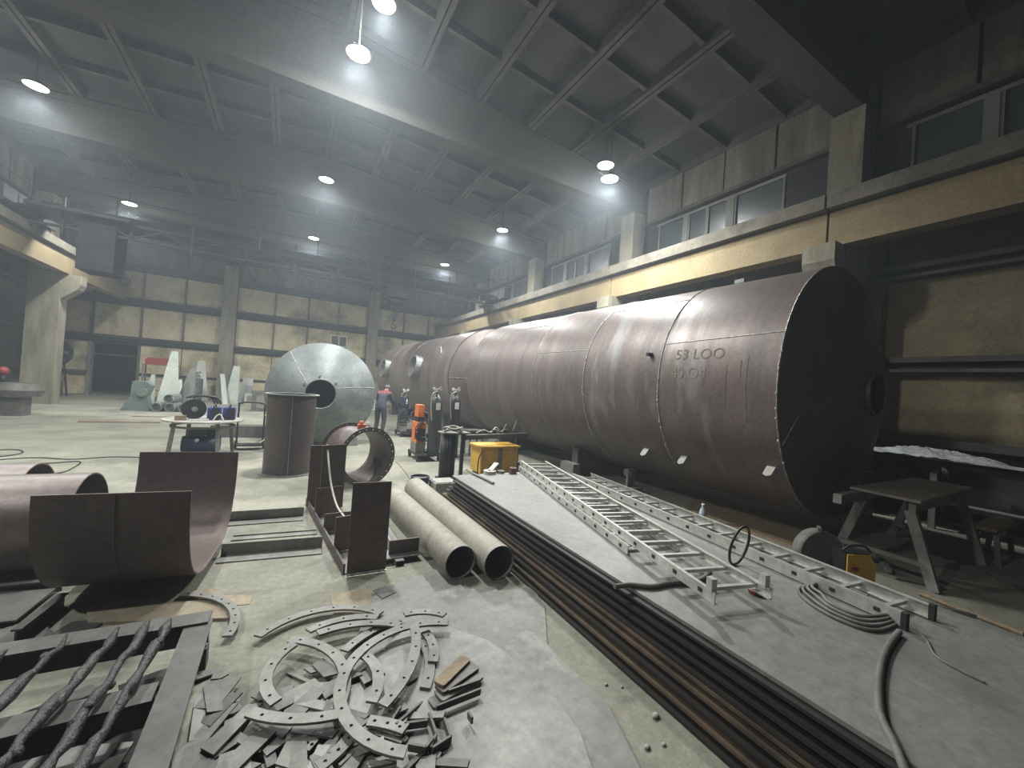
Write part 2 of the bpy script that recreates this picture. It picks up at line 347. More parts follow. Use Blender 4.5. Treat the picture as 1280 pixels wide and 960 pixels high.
# right wall below the crane beam: big ochre panels between dark girts
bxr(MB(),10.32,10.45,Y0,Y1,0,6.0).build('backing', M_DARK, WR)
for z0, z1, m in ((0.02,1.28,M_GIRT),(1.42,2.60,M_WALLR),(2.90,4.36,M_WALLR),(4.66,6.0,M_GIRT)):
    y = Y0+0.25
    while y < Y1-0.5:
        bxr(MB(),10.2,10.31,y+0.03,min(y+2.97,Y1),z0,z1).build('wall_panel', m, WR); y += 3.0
for z0, z1 in ((1.28,1.42),(2.60,2.66),(2.78,2.88),(4.38,4.44),(4.54,4.64)):
    bxr(MB(),9.98,10.3,Y0,Y1,z0,z1).build('girt', M_GIRT, WR)
for z0 in (2.66,4.44): bxr(MB(),10.1,10.3,Y0,Y1,z0,z0+(0.12 if z0 < 3 else 0.10)).build('girt_web', M_DARK, WR)
for k in range(12):
    y = Y0+0.25+3*k
    for z0, z1 in ((1.43,2.59),(2.89,4.37)): bxr(MB(),10.13,10.31,y-0.028,y+0.028,z0,z1).build('panel_post', M_GIRT, WR)
# left aisle: low dark bay behind the free columns
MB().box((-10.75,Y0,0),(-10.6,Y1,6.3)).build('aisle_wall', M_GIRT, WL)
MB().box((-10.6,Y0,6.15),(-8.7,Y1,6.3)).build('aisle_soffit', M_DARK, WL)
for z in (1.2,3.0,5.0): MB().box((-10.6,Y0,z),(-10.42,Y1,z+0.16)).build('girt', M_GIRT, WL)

# ---- end wall with rows of panels, dark girts, two columns and a doorway
WB = sthing('wall_back', (0,Y1,0))
XA, XB = -10.6, 10.3
def wallrect(x0,x1,z0,z1): return MB().box((x0,Y1+0.2,z0),(x1,Y1+0.35,z1))
DX0, DX1, DZ1 = -8.75, -7.0, 2.75
wallrect(XA,DX0-0.02,0,9.9).build('backing', M_GIRT, WB); wallrect(DX1+0.02,XB+0.2,0,9.9).build('backing', M_GIRT, WB); wallrect(DX0-0.02,DX1+0.02,DZ1,9.9).build('backing', M_GIRT, WB)
xs = [-10.6,-8.8,-6.95,-5.2,-3.5,-2.83,-0.95,0.85,2.6,4.37,5.03,6.8,8.55,10.3]
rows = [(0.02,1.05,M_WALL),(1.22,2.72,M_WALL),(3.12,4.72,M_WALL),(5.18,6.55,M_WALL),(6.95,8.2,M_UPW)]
for z0, z1, m in rows:
    for i in range(len(xs)-1):
        a, b = xs[i], xs[i+1]
        if (a, b) in ((-3.5,-2.83),(4.37,5.03)): continue
        if a == -8.8 and z0 < 2.7: continue
        dy = random.uniform(0,0.03)
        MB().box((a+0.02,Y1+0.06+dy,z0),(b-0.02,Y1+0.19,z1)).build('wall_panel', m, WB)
for z0, z1, d in ((2.80,3.06,0.20),(4.78,5.12,0.22),(6.58,6.92,0.25)):
    for a, b in ((-10.6,-3.5),(-2.83,4.37),(5.03,10.3)):
        MB().box((a,Y1-d,z1-0.06),(b,Y1+0.18,z1)).build('girt', M_GIRT, WB)
        MB().box((a,Y1-d+0.05,z0),(b,Y1+0.18,z1-0.062)).build('girt_web', M_DARK, WB)
MB().box((-10.6,Y1-0.1,1.07),(-8.85,Y1+0.18,1.2)).build('girt', M_GIRT, WB)
for i, x in enumerate(xs[1:-1]):
    if x in (-3.5,-2.83,4.37,5.03): continue
    for z0, z1 in ((3.13,4.71),(5.19,6.54)): MB().box((x-0.05,Y1-0.02,z0),(x+0.05,Y1+0.2,z1)).build('panel_post', M_GIRT if (i % 3 == 0) else M_UPW, WB)
for x0, x1 in ((-3.5,-2.84),(4.38,5.02)):
    struct(MB().box((x0,Y1-0.42,0),(x1,Y1+0.18,7.6)).build('column', M_COL))
dr = sthing('door_1', (-7.9,Y1,0))
MB().box((DX0-0.12,Y1-0.04,0),(DX0,Y1+0.34,2.78)).build('door_jamb', M_WFR, dr); MB().box((DX1,Y1-0.04,0),(DX1+0.1,Y1+0.34,2.78)).build('door_jamb', M_UPW, dr)
MB().box((DX0,Y1+0.05,2.66),(DX1,Y1+0.34,2.78)).build('door_head', M_GIRT, dr)
MB().box((DX0,Y1+0.12,2.05),(DX1,Y1+0.2,2.13)).build('crossbar', M_GIRT, dr)
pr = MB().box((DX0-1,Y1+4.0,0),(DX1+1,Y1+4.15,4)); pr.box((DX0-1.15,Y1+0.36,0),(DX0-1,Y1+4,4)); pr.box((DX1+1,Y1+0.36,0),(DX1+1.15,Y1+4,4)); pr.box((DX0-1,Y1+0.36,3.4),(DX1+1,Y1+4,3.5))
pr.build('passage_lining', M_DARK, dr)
# wall behind the camera
WF = struct(MB().box((-11,Y0-0.3,0),(10.6,Y0,10)).build('wall_front', M_GIRT))
# slatted ventilation grille on the end wall
t = thing('vent_grille', 'pale slatted ventilation grille on the sooty end wall', 'vent', (2.7,Y1,3.7))
fr = MB()
for a, b in (((2.2,3.70),(3.2,3.76)),((2.2,4.36),(3.2,4.42)),((2.2,3.76),(2.26,4.36)),((3.14,3.76),(3.2,4.36)),((2.67,3.76),(2.73,4.36))): fr.box((a[0],Y1-0.06,a[1]),(b[0],Y1+0.05,b[1]))
fr.build('frame', M_WHITE, t)
for j in range(6): MB().obox((2.7,Y1-0.0,3.83+j*0.09),0.88,0.06,0.012,0,0.6).build('slat', M_WFR, t)

# ================================================================== LAMPS
def make_lamp():
    t = thing('high_bay_lamp', 'round white high bay lamp hung from a concrete roof beam', 'lamp', (0,0,0), 'high bay lamps under the roof')
    MB().lathe([(0.001,0.13),(0.10,0.13),(0.13,0.10),(0.16,0.05),(0.24,0.02),(0.24,0.0),(0.215,0.0)], n=24).build('housing', M_BLACK, t)
    for k in range(8):
        a = 2*PI*k/8; MB().bar((0.11*math.cos(a),0.11*math.sin(a),0.125),(0.17*math.cos(a),0.17*math.sin(a),0.055),0.008,0.03).build('cooling_fin', M_BLACK, t)
    MB().lathe([(0.001,-0.045),(0.10,-0.035),(0.17,-0.015),(0.214,0.003)], n=24).build('lens', M_EMIT, t)
    ld = bpy.data.lights.new('lamp_light','SPOT'); ld.spot_size = math.radians(166); ld.spot_blend = 0.85; ld.shadow_soft_size = 0.18; ld.energy = LAMP_W; ld.color = (0.97,1.0,0.98)
    lo = bpy.data.objects.new('lamp_light', ld); col.objects.link(lo); lo.parent = t; lo.location = (0,0,-0.25)
    sd = bpy.data.lights.new('lens_spill','POINT'); sd.shadow_soft_size = 0.18; sd.energy = LAMP_W*0.05; sd.color = (0.97,1.0,0.98)
    so = bpy.data.objects.new('lens_spill', sd); col.objects.link(so); so.parent = t; so.location = (0,0,-0.25)
    return t
lamp0 = make_lamp()
spots = []
for (x, y), yb in (((448,68),9.8),((757,207),9.8),((762,224),9.8),((45,108),15.8),((408,225),15.8),((628,288),15.8),((162,255),21.8),((392,298),21.8),((556,331),21.8)):
    spots.append(py_(x, y, yb-1.5))
spots += [V(-6.0,8.3,8.0), V(-6.2,2.3,8.0)]
spots[2] = py_(762,224,7.75)
lp_ = pz(480,5,8.95)
spots.append(lp_)
for i, p in enumerate(spots):
    L_ = lamp0 if i == 0 else copy_tree(lamp0, p)
    L_.location = p; LOC[L_.name] = V(p)
    MB().tube([p+V(0,0,0.125),V(p.x,p.y,roofz(p.x)+0.262)],0.012,6).build('suspension_rod', M_GIRT, L_)
    if i == len(spots)-1: L_['label'] = 'round high bay lamp hung midway between two roof beams'; del L_['group']

# ================================================================== OVERHEAD CRANE
YC = 19.0
def zk(z): return 1.8+(z-1.8)*0.896
t = thing('bridge_crane', 'dark trussed overhead bridge crane spanning the hall on its rails', 'crane', (XC,YC,6.12))
MB().box((-7.5,YC+0.3,zk(6.95)),(9.0,YC+0.6,zk(7.55))).build('main_girder', M_DARK, t)
MB().box((-7.5,YC-0.75,zk(6.93)),(9.0,YC-0.65,zk(7.02))).build('top_chord', M_CRANE, t)
MB().box((-7.5,YC-0.75,zk(6.42)),(9.0,YC-0.65,zk(6.50))).build('bottom_chord', M_CRANE, t)
n = 20; dx = 16.3/n
for k in range(n):
    x = -7.4+k*dx; up = k % 2
    MB().bar((x,YC-0.7,zk(6.5) if up else zk(6.93)),(x+dx,YC-0.7,zk(6.93) if up else zk(6.5)),0.05,0.05).build('truss_diagonal', M_CRANE, t)
    if k % 2: MB().box((x-0.03,YC-0.81,zk(6.16) if k % 4 == 1 else zk(6.5)),(x+0.03,YC-0.76,zk(7.5) if k % 4 == 1 else zk(6.93))).build('truss_post', M_CRANE, t)
for k in range(8): MB().box((-7.4+k*2.3,YC-0.7,zk(7.02)+0.001),(-7.3+k*2.3,YC+0.55,zk(7.05)+0.02)).build('cross_tie', M_CRANE, t)
MB().tube([(-7.4,YC-0.72,zk(7.9)),(8.9,YC-0.72,zk(7.9))],0.02,6).build('handrail', M_CRANE, t)
for k in range(9): MB().tube([(-7.4+k*2.03,YC-0.72,zk(7.02)),(-7.4+k*2.03,YC-0.72,zk(7.9))],0.018,6).build('rail_post', M_CRANE, t)
for x in (9.19,2*XC-9.19):
    MB().box((x-0.16,YC-1.6,6.25),(x+0.16,YC+1.5,6.75)).build('end_carriage', M_CRANE, t)
    for y in (YC-1.3,YC+1.2): MB().cyl((x-0.06,y,6.305),(x+0.06,y,6.305),0.19,n=20).build('wheel', M_CRANE, t)
    MB().tube([(x,YC-1.5,6.75),(x,YC-1.5,7.3),(x,YC+1.4,7.3),(x,YC+1.4,6.75)],0.02,6).build('end_rail', M_CRANE, t)
MB().box((3.55,YC-0.95,5.5),(4.5,YC+0.2,6.05)).build('hoist', M_DARK, t)
MB().box((3.75,YC-0.6,6.05),(4.3,YC-0.2,6.45)).build('hoist_trolley', M_DARK, t)
MB().cyl((3.65,YC-0.6,5.42),(4.4,YC-0.6,5.42),0.24,n=18).build('hoist_drum', M_CRANE, t)
for x in (3.93,4.0,4.07): MB().tube([(x,YC-0.6,5.3),(4.0,YC-0.6,4.7)],0.012,5).build('hoist_rope', M_CRANE, t)
MB().cyl((3.93,YC-0.6,4.62),(4.07,YC-0.6,4.62),0.15,n=14).build('hook_block', M_CRANE, t)
MB().tube(smooth_path([(4.0,YC-0.6,4.5),(4.0,YC-0.6,4.34),(4.1,YC-0.6,4.22),(4.0,YC-0.6,4.12),(3.9,YC-0.6,4.2)]),0.03,6).build('hook', M_CRANE, t)
cb = []
for k in range(7):
    xa, xb = -2.7+k*0.98, -1.72+k*0.98
    cb += [(xa,YC-0.9,zk(6.3)),((xa+xb)/2,YC-0.9,zk(5.75-0.1*(k % 2)))]
cb.append((3.7,YC-0.9,zk(6.2)))
MB().tube(smooth_path(cb,5),0.022,5).build('festoon_cable', M_BLACK, t)
MB().box((-0.3,YC-1.0,zk(5.5)),(0.0,YC-0.8,zk(5.95))).build('control_box', M_DARK, t)
MB().box((-6.2,YC-0.9,4.7),(-5.3,YC+0.2,6.38)).build('motor_housing', M_DARK, t)
MB().box((-7.3,YC-1.2,6.40),(-4.9,YC+0.25,6.5)).build('platform', M_CRANE, t)
# ================================================================== TANKS
TY, TR, TX, TYY, TZ = -0.04978, 1.753, 6.764, 2.6175, 2.053
TAX = V(math.sin(TY), math.cos(TY), 0); TE = V(math.cos(TY), -math.sin(TY), 0)
TC = V(TX, TYY, TZ)
def tp(s, deg, r=TR):
    a = math.radians(deg); return TC + TAX*s + (TE*math.cos(a) + V(0,0,1)*math.sin(a))*r
def ringpts(s, r, a0=0, a1=360, n=72): return [tp(s, a0+(a1-a0)*i/n, r) for i in range(n+1 if a1-a0 < 360 else n)]
def shell_part(name, s0, s1, r, parent, m, t=0.012, n=96):
    mb = MB(); mb.lathe([(r,0),(r,s1-s0),(r-t,s1-s0),(r-t,0)], TC+TAX*s0, TAX, n, True, True); return mb.build(name, m, parent)
def cone_end(name, s, dirn, parent, m, depth=0.4, rin=0.29, n=96):
    d = TAX*dirn
    return MB().lathe([(TR-0.001,0.0),(TR-0.001,0.012),(1.0,depth*0.62),(0.62,depth*0.93),(rin,depth),(rin,depth-0.03),(0.62,depth*0.93-0.02),(TR-0.03,-0.01)], TC+TAX*s, d, n, True).build(name, m, parent)
T1 = thing('steel_tank', 'huge brown steel tank with conical end, open manhole and chalk marks', 'tank', TC+TAX*4.2-V(0,0,TR))
cs = [0,1.66,3.34,5.03,6.75,8.35]
for i in range(5): shell_part('shell_course', cs[i]+0.003, cs[i+1]-0.003, TR, T1, M_TANK)
ce = cone_end('conical_end', 0, -1, T1, M_DBROWN)
MB().lathe([(0.30,0.385),(0.30,0.44),(0.27,0.44),(0.27,0.36)], TC, -TAX, 40, True, True).build('manhole_rim', M_DBROWN, ce)
MB().lathe([(0.001,0),(0.285,0)], TC-TAX*0.15, -TAX, 32).build('manhole_interior', M_DARK, ce)
MB().tube([tp(-0.03,204,1.748),tp(-0.09,196,1.50),tp(-0.17,180,1.22),tp(-0.215,150,1.10),tp(-0.20,125,1.12),tp(-0.16,108,1.25)],0.006,5).build('weld_seam', M_WELD, ce)
cone_end('conical_end', 8.35, 1, T1, M_TANK)
MB().tube(ringpts(0,TR+0.002),0.008,6,True).build('rim_seam', M_WELD, T1)
for k in (1,2,3): MB().tube(ringpts(cs[k],TR+0.001),0.012 if k != 3 else 0.008,6,True).build('weld_seam', M_WELD, T1)
MB().tube(ringpts(cs[4],TR),0.004,5,True).build('weld_seam', M_TANK, T1)
for s0, s1, a in ((0,1.66,158),(3.34,5.03,161),(1.66,3.34,128),(5.03,6.75,132)):
    MB().tube([tp(s0+(s1-s0)*i/10,a+(2.5 if s0 == 0 else 0)*i/10,TR+0.001) for i in range(11)],0.008,6).build('weld_seam', M_WELD, T1)
rt = random.Random(2)
for s_, a0, a1, n_ in ((1.66,150,222,26),(3.34,140,232,34),(0.0,160,215,12)):
    tk = MB()
    for k in range(n_):
        a = a0+(a1-a0)*(k+rt.random()*0.7)/n_; tk.sphere(tp(s_+rt.uniform(-.012,.012),a,TR+0.004),rt.uniform(0.008,0.02),6,(0.7,0.9,1.3))
    tk.build('tack_weld_row', M_HOSE, T1)['kind'] = 'stuff'
# lifting lugs
for s, a in ((2.1,219),(1.4,219),(0.15,215)):
    p = tp(s,a); rad = (p-TC-TAX*s).normalized(); tan = TAX
    q = MB(); w_ = 0.05
    P = [p-tan*w_, p+tan*w_, p+tan*w_+rad*0.13-V(0,0,0.02), p+rad*0.16-V(0,0,0.02), p-tan*w_+rad*0.13-V(0,0,0.02)]
    q.eprism(P, rad.cross(tan)*0.012)
    lug = q.build('lifting_lug', M_HOSE, T1)
    c = p+rad*0.10-V(0,0,0.012)
    MB().cyl(c+rad.cross(tan)*0.004, c+rad.cross(tan)*0.020, 0.018, n=10).build('lug_eye', M_DARK, lug); 
p = tp(1.86,166); MB().obox(p+V(-0.04,0,0),0.10,0.05,0.05,TY).build('bracket', M_BLACK, T1)
p = tp(1.2,106); MB().obox(p+V(0,0,0.03),0.05,0.16,0.06,TY).build('bracket', M_GSTEEL, T1)
# chalk marks lettered on the near course
def chalk(txt, s_start, ang, size, m):
    cu = bpy.data.curves.new('chalk', 'FONT'); cu.body = txt; cu.size = size; cu.resolution_u = 3
    o = bpy.data.objects.new('chalk_tmp', cu); col.objects.link(o)
    me = bpy.data.meshes.new_from_object(o.evaluated_get(bpy.context.evaluated_depsgraph_get())); bpy.data.objects.remove(o)
    bm = bmesh.new(); bm.from_mesh(me); bmesh.ops.subdivide_edges(bm, edges=[e for e in bm.edges if e.calc_length() > 0.06], cuts=2); bmesh.ops.triangulate(bm, faces=bm.faces[:])
    mb = MB(); mb.add([tp(s_start - v.co.x, ang - math.degrees(v.co.y/TR), TR+0.004) for v in bm.verts], [tuple(v.index for v in f.verts) for f in bm.faces])
    bm.free(); return mb.build('chalk_mark', m, T1)
bpy.context.view_layer.update()
chalk('53 LOO', 1.42, 169, 0.22, M_CHALKY); chalk('40.O4', 1.45, 178, 0.22, M_CHALK)
for s_, a0, a1 in ((0.62,172,190),(0.36,168,196),(0.44,170,178)):
    MB().tube(ringpts(s_,TR+0.001,a0,a1,12),0.004,4).build('chalk_streak', M_CHALK, T1)

T2 = thing('steel_tank', 'brown steel tank with two round side nozzles behind the huge tank', 'tank', TC+TAX*14.5-V(0,0,TR))
c2 = [9.75,11.5,14.3,17.0,19.3]
for i in range(4): shell_part('shell_course', c2[i]+0.003, c2[i+1]-0.003, TR, T2, M_TANK)
ce = cone_end('conical_end', 9.75, -1, T2, M_TANK)
MB().tube([tp(9.72,182,1.74),tp(9.4,182,0.7)],0.01,5).build('weld_seam', M_WELD, ce)
MB().lathe([(0.001,0),(0.285,0)], TC+TAX*9.6, -TAX, 32).build('manhole_interior', M_DARK, ce)
cone_end('conical_end', 19.3, 1, T2, M_TANK)
MB().tube(ringpts(9.75,TR+0.003),0.016,6,True).build('rim_seam', M_DARK, T2)
for k in (2,3): MB().tube(ringpts(c2[k],TR),0.006,5,True).build('weld_seam', M_WELD, T2)
for s, a in ((12.9,170),(17.3,172)):
    d = (tp(s,a)-TC-TAX*s).normalized(); p = tp(s,a,TR-0.12)
    nz = MB().pipe(p, p+d*0.36, 0.45, 0.05, 36).build('nozzle', M_GSTEEL, T2)
    MB().lathe([(0.001,0),(0.40,0)], p+d*0.02, d, 30).build('nozzle_interior', M_DARK, nz)
p = tp(11.0,150); MB().tube([tp(11.0,152,TR+0.002),tp(11.25,146,TR+0.002),tp(11.5,142,TR+0.002)],0.012,5).build('chalk_streak', M_WHITE, T2)
# cradles and beams the tanks rest on
def cradle(s, label):
    c = TC+TAX*s; t = thing('tank_cradle', label, 'support', (c.x,c.y,0))
    poly = [V(c.x-1.1,c.y-0.1,0.001), V(c.x+1.1,c.y-0.1,0.001), V(c.x+1.1,c.y-0.1,0.60)] + [V(c.x,c.y-0.1,TZ) + V(math.sin(math.radians(b)),0,-math.cos(math.radians(b)))*(TR+0.025) for b in (36,24,12,0,-12,-24,-36)] + [V(c.x-1.1,c.y-0.1,0.60)]
    MB().eprism(poly, (0,0.2,0)).build('saddle_plate', M_DBROWN, t)
    MB().box((c.x-1.3,c.y-0.22,0.0),(c.x-1.12,c.y+0.22,0.3)).build('stop_block', M_LEG, t); MB().box((c.x+1.12,c.y-0.22,0.0),(c.x+1.3,c.y+0.22,0.3)).build('stop_block', M_LEG, t)
cradle(4.1, 'dark saddle under the near part of the huge brown tank')
cradle(7.4, 'dark saddle under the far part of the huge brown tank')
cradle(11.5, 'dark saddle under the near part of the tank with nozzles'); cradle(18.3, 'dark saddle under the far part of the tank with nozzles')
a, b = pz(600,566,0.15), pz(782,612,0.15)
t = thing('timber_baulk', 'long dusty timber baulk lying beside the huge tank', 'beam', (a+b)/2-V(0,0,0.15))
MB().bar(a-V(0,0,0.06),b-V(0,0,0.06),0.2,0.17).build('baulk', M_CONC, t)
pb = pz(776,607,0.16)
t = thing('roller_stand', 'small steel roller stand under the huge tank by the timber end', 'stand', (pb.x+0.35,pb.y+0.1,0))
q = V(pb.x+0.35,pb.y+0.1,0)
MB().box(q-V(0.16,0.16,0),q+V(0.16,0.16,0.10)).build('base', M_LEG, t); MB().box(q+V(-0.1,-0.02,0.101),q+V(0.1,0.02,0.42)).build('upright', M_LEG, t)
MB().cyl(q+V(-0.09,0.04,0.36),q+V(0.09,0.04,0.36),0.07,n=16).build('roller', M_GSTEEL, t)

# ---- grey conical vessel standing on its side, mouth towards the floor space
CB = pz(398,556,0); cd = (CB-CAM).dot(CF); CRr = 63*cd/F_PX
T3 = thing('conical_vessel', 'light grey steel vessel with conical end and ragged round hole', 'vessel', CB)
cax = V(CAM.x-CB.x-0.9, CAM.y-CB.y, 0).normalized(); cc = CB + V(0,0,CRr+0.03)
MB().lathe([(CRr,-1.1),(CRr,0.0),(CRr-0.015,0.0),(CRr-0.015,-1.1)], cc, cax, 64, True, True).build('shell', M_CONE, T3)
MB().lathe([(CRr,0.002),(CRr-0.02,0.02),(0.36,0.50),(0.34,0.49),(CRr-0.05,0.0)], cc, cax, 64).build('conical_end', M_CONE, T3)
MB().lathe([(0.001,0.0),(CRr-0.06,0.0)], cc-cax*0.6, cax, 40).build('interior', M_DARK, T3)
def cpt(r, deg, out=0.0):
    zz = 0.02+(CRr-0.02-r)/(CRr-0.02-0.36)*0.48; a = math.radians(deg); e = cax.cross(V(0,0,1)).normalized()
    return cc + cax*(zz+out) + (e*-math.cos(a)+V(0,0,1)*math.sin(a))*r
for d_ in (128,10,255): MB().tube([cpt(0.4,d_+14),cpt(0.8,d_+5),cpt(CRr-0.03,d_)],0.012,5).build('weld_seam', M_WELD, T3)
for a_ in (40,95,150): MB().obox(cpt(0.43,a_,0.01),0.07,0.03,0.05,a_).build('tack', M_GSTEEL, T3)
for sx in (-1,1):
    e = cax.cross(V(0,0,1)).normalized(); q = CB+e*sx*0.75-cax*0.5
    ch = tag(MB().eprism([q+e*(-0.2),q+e*0.2,q+e*(0.02+0.16*sx)+V(0,0,0.22)], cax*0.6).build('wedge_chock', M_LEG), 'steel wedge chock under the grey conical vessel', 'chock', 'chocks under the grey vessel')

# ---- upright flanged drum
DB = (pz(321,592)+pz(388,594))/2 + V(0.05,0.18,0); dr_ = 0.39
t = thing('flanged_drum', 'upright dark brown steel drum with thin flanges at both ends', 'drum', DB)
MB().lathe([(dr_,0.02),(dr_,1.40),(dr_-0.012,1.40),(dr_-0.012,0.02)], DB, (0,0,1), 64, True, True).build('shell', M_DBROWN, t)
MB().lathe([(dr_-0.012,0),(dr_+0.07,0),(dr_+0.07,0.018),(dr_-0.012,0.018)], DB, (0,0,1), 64, False, True).build('bottom_flange', M_GSTEEL, t)
MB().lathe([(dr_-0.012,1.402),(dr_+0.05,1.402),(dr_+0.05,1.42),(dr_-0.012,1.42)], DB, (0,0,1), 64, False, True).build('top_flange', M_GSTEEL, t)
MB().tube([DB+V(0.0,-dr_-0.002,0.02),DB+V(0.0,-dr_-0.002,1.40)],0.004,4).build('weld_seam', M_WELD, t)
MB().lathe([(0.001,0.03),(dr_-0.013,0.03)], DB, (0,0,1), 32).build('floor_plate', M_DARK, t)

# ---- short flanged pipe section lying on its side
fc = pz(459,573,0.0)
RB = pz(457,608,0); rd = (RB-CAM).dot(CF); Rf = 37*rd/F_PX
c0 = RB+V(0,0,Rf+0.003); ax = V(0.30,-0.95,0).normalized()
t = thing('flanged_pipe_section', 'short brown pipe section with drilled flanges lying on its side', 'pipe section', RB)
Ls = 0.72
MB().lathe([(Rf-0.06,-Ls),(Rf-0.06,0),(Rf-0.075,0),(Rf-0.075,-Ls)], c0, ax, 64, True, True).build('shell', M_BROWN, t)
def drilled_ring(o, ax_, r0, r1, th, nh, hr, hole_n=8, a0=0.0, a1=2*PI):
    """flat ring (or part of one) with real bolt holes; th along ax_"""
    ax_ = V(ax_).normalized(); u = V(1,0,0) if abs(ax_.x) < 0.8 else V(0,0,1); u = (u-ax_*u.dot(ax_)).normalized(); w_ = ax_.cross(u); o = V(o)
    mb = MB(); da = (a1-a0)/nh; rm = (r0+r1)/2
    def P(r, a, z): return o + (u*math.cos(a)+w_*math.sin(a))*r + ax_*z
    for k in range(nh):
        s_, e = a0+k*da, a0+(k+1)*da; mid = (s_+e)/2
        outer = [(r1,mid),(r1,e),(rm,e),(r0,e),(r0,mid),(r0,s_),(rm,s_),(r1,s_)]
        hol = [(rm+hr*math.cos(PI*j/4), mid+hr*math.sin(PI*j/4)/rm) for j in range(8)]
        vs = [P(r,a,z) for z in (0,th) for r, a in outer] + [P(r,a,z) for z in (0,th) for r, a in hol]; fs = []
        for j in range(8):
            n_ = (j+1) % 8
            fs += [(8+j,8+n_,24+n_,24+j),(n_,j,16+j,16+n_),(16+j,24+j,24+n_,16+n_)]
            if j in (0,7,3,4): fs.append((j,n_,8+n_,8+j))
        if a1-a0 < 2*PI-0.01:
            if k == 0: fs += [(5,6,14,13),(6,7,15,14)]
            if k == nh-1: fs += [(1,2,10,9),(2,3,11,10)]
        mb.add(vs, fs)
    return mb
drilled_ring(c0, ax, Rf-0.075, Rf, 0.016, 24, 0.011).build('drilled_flange', M_DBROWN, t)
drilled_ring(c0-ax*(Ls+0.016), ax, Rf-0.075, Rf, 0.016, 24, 0.011).build('drilled_flange', M_DBROWN, t)
g_ = pz(449,530,2*Rf)
mg = thing('welding_clamp', 'small orange magnetic welding clamp on the flanged pipe section', 'clamp', c0-ax*0.3+V(0,0,Rf-0.058))
q = LOC[mg.name]
MB().box(q+V(-0.06,-0.05,0),q+V(0.06,0.05,0.07)).build('body', M_ORANGE, mg); MB().cyl(q+V(0,0,0.071),q+V(0,0,0.13),0.03,n=10).build('knob', M_ORANGE, mg)
MB().tube(smooth_path([q+V(0.06,0,0.04),q+V(0.12,-0.05,0.06),q+V(0.16,-0.12,-0.02)]),0.01,5).build('lead', M_BLACK, mg)
# ================================================================== LEFT: ROLLED PLATES
def arc_profile(n=40, a=0.80, ztop=0.90, zbot=0.09, cy=4.50):
    out = []
    for i in range(n+1):
        t = PI*i/n; c, s_ = math.cos(t), math.sin(t)
        y = cy - a*math.copysign(abs(c)**0.62, c); z = ztop-(ztop-zbot)*abs(s_)**0.80
        out.append((y, z))
    return out
def sheet_profile(prof, x0, x1, th, sk=0.0):
    """thick sheet following a (y,z) profile from x0 to x1"""
    mb = MB(); n = len(prof); P = [V(0,y,z) for y, z in prof]; inn = []
    for i in range(n):
        d = (P[min(i+1,n-1)]-P[max(i-1,0)]).normalized(); nr = V(0,-d.z,d.y); inn.append(P[i]+nr*th)
    vs = [p+V(x0,0,0) for p in P]+[p+V(x1,sk,0) for p in P]+[p+V(x0,0,0) for p in inn]+[p+V(x1,sk,0) for p in inn]
    fs = []; sm = []
    for i in range(n-1): fs += [(i,i+1,n+i+1,n+i),(2*n+i+1,2*n+i,3*n+i,3*n+i+1)]
    mb.add(vs, fs, True)
    ed = [(i+1,i,2*n+i,2*n+i+1) for i in range(n-1)]+[(n+i,n+i+1,3*n+i+1,3*n+i) for i in range(n-1)]+[(0,n,3*n,2*n),(n-1,2*n+n-1,3*n+n-1,n+n-1)]
    mb.add(vs, ed); return mb
t = thing('rolled_trough', 'dark brown steel plate rolled into an open trough', 'steel plate', (-0.95,4.5,0))
sheet_profile(arc_profile(), -1.315, -0.475, 0.012, -0.10).xform(Matrix(((1,0.085,0,-0.085*4.5),(0,1,0,0),(0,0,1,0),(0,0,0,1)))).build('rolled_plate', M_BROWN, t)
MB().tube([(-0.90+0.085*(y-4.5),y-0.004-0.05,z-0.003) for y, z in arc_profile()[0:24]],0.003,4).build('weld_seam', M_DBROWN, t)
tag(MB().pipe((-1.46,4.88,0.395),(-3.6,4.98,0.395),0.39,0.012,48).build('rolled_cylinder', M_TANK), 'brown rolled steel cylinder open at its end beside the trough', 'pipe section')
tag(MB().pipe((-2.15,5.86,0.351),(-3.9,5.96,0.351),0.35,0.012,48).build('rolled_cylinder', M_TANK), 'brown rolled steel cylinder lying behind the other cylinder', 'pipe section')
# angle-iron rails on the floor from the trough to the stand
def angle_rail(p, q, h=0.11, w_=0.14, up_side=1):
    p, q = V(p), V(q); d = (q-p).normalized(); n = V(0,0,1).cross(d)
    mb = MB(); mb.eprism([p, p+n*0.012, p+n*0.012+V(0,0,h), p+V(0,0,h)], q-p)
    mb.eprism([p-n*w_, p-n*0.001, p-n*0.001+V(0,0,0.012), p-n*w_+V(0,0,0.012)], q-p); return mb
rl = [((-1.95,5.74,0),(0.28,5.60,0),'angle-iron rail on the floor reaching the far end of the plate stand'),
      ((-0.45,4.62,0),(0.42,4.52,0),'angle-iron rail running out from under the rolled trough')]
for p, q, lb in rl: tag(angle_rail(p,q,0.12,0.16).build('steel_rail', M_LEG), lb, 'steel rail')
tag(angle_rail((-0.40,5.10,0),(0.40,5.02,0),0.025,0.10).build('flat_bar', M_LEG), 'thin flat bar on the floor between the two angle-iron rails', 'steel bar')
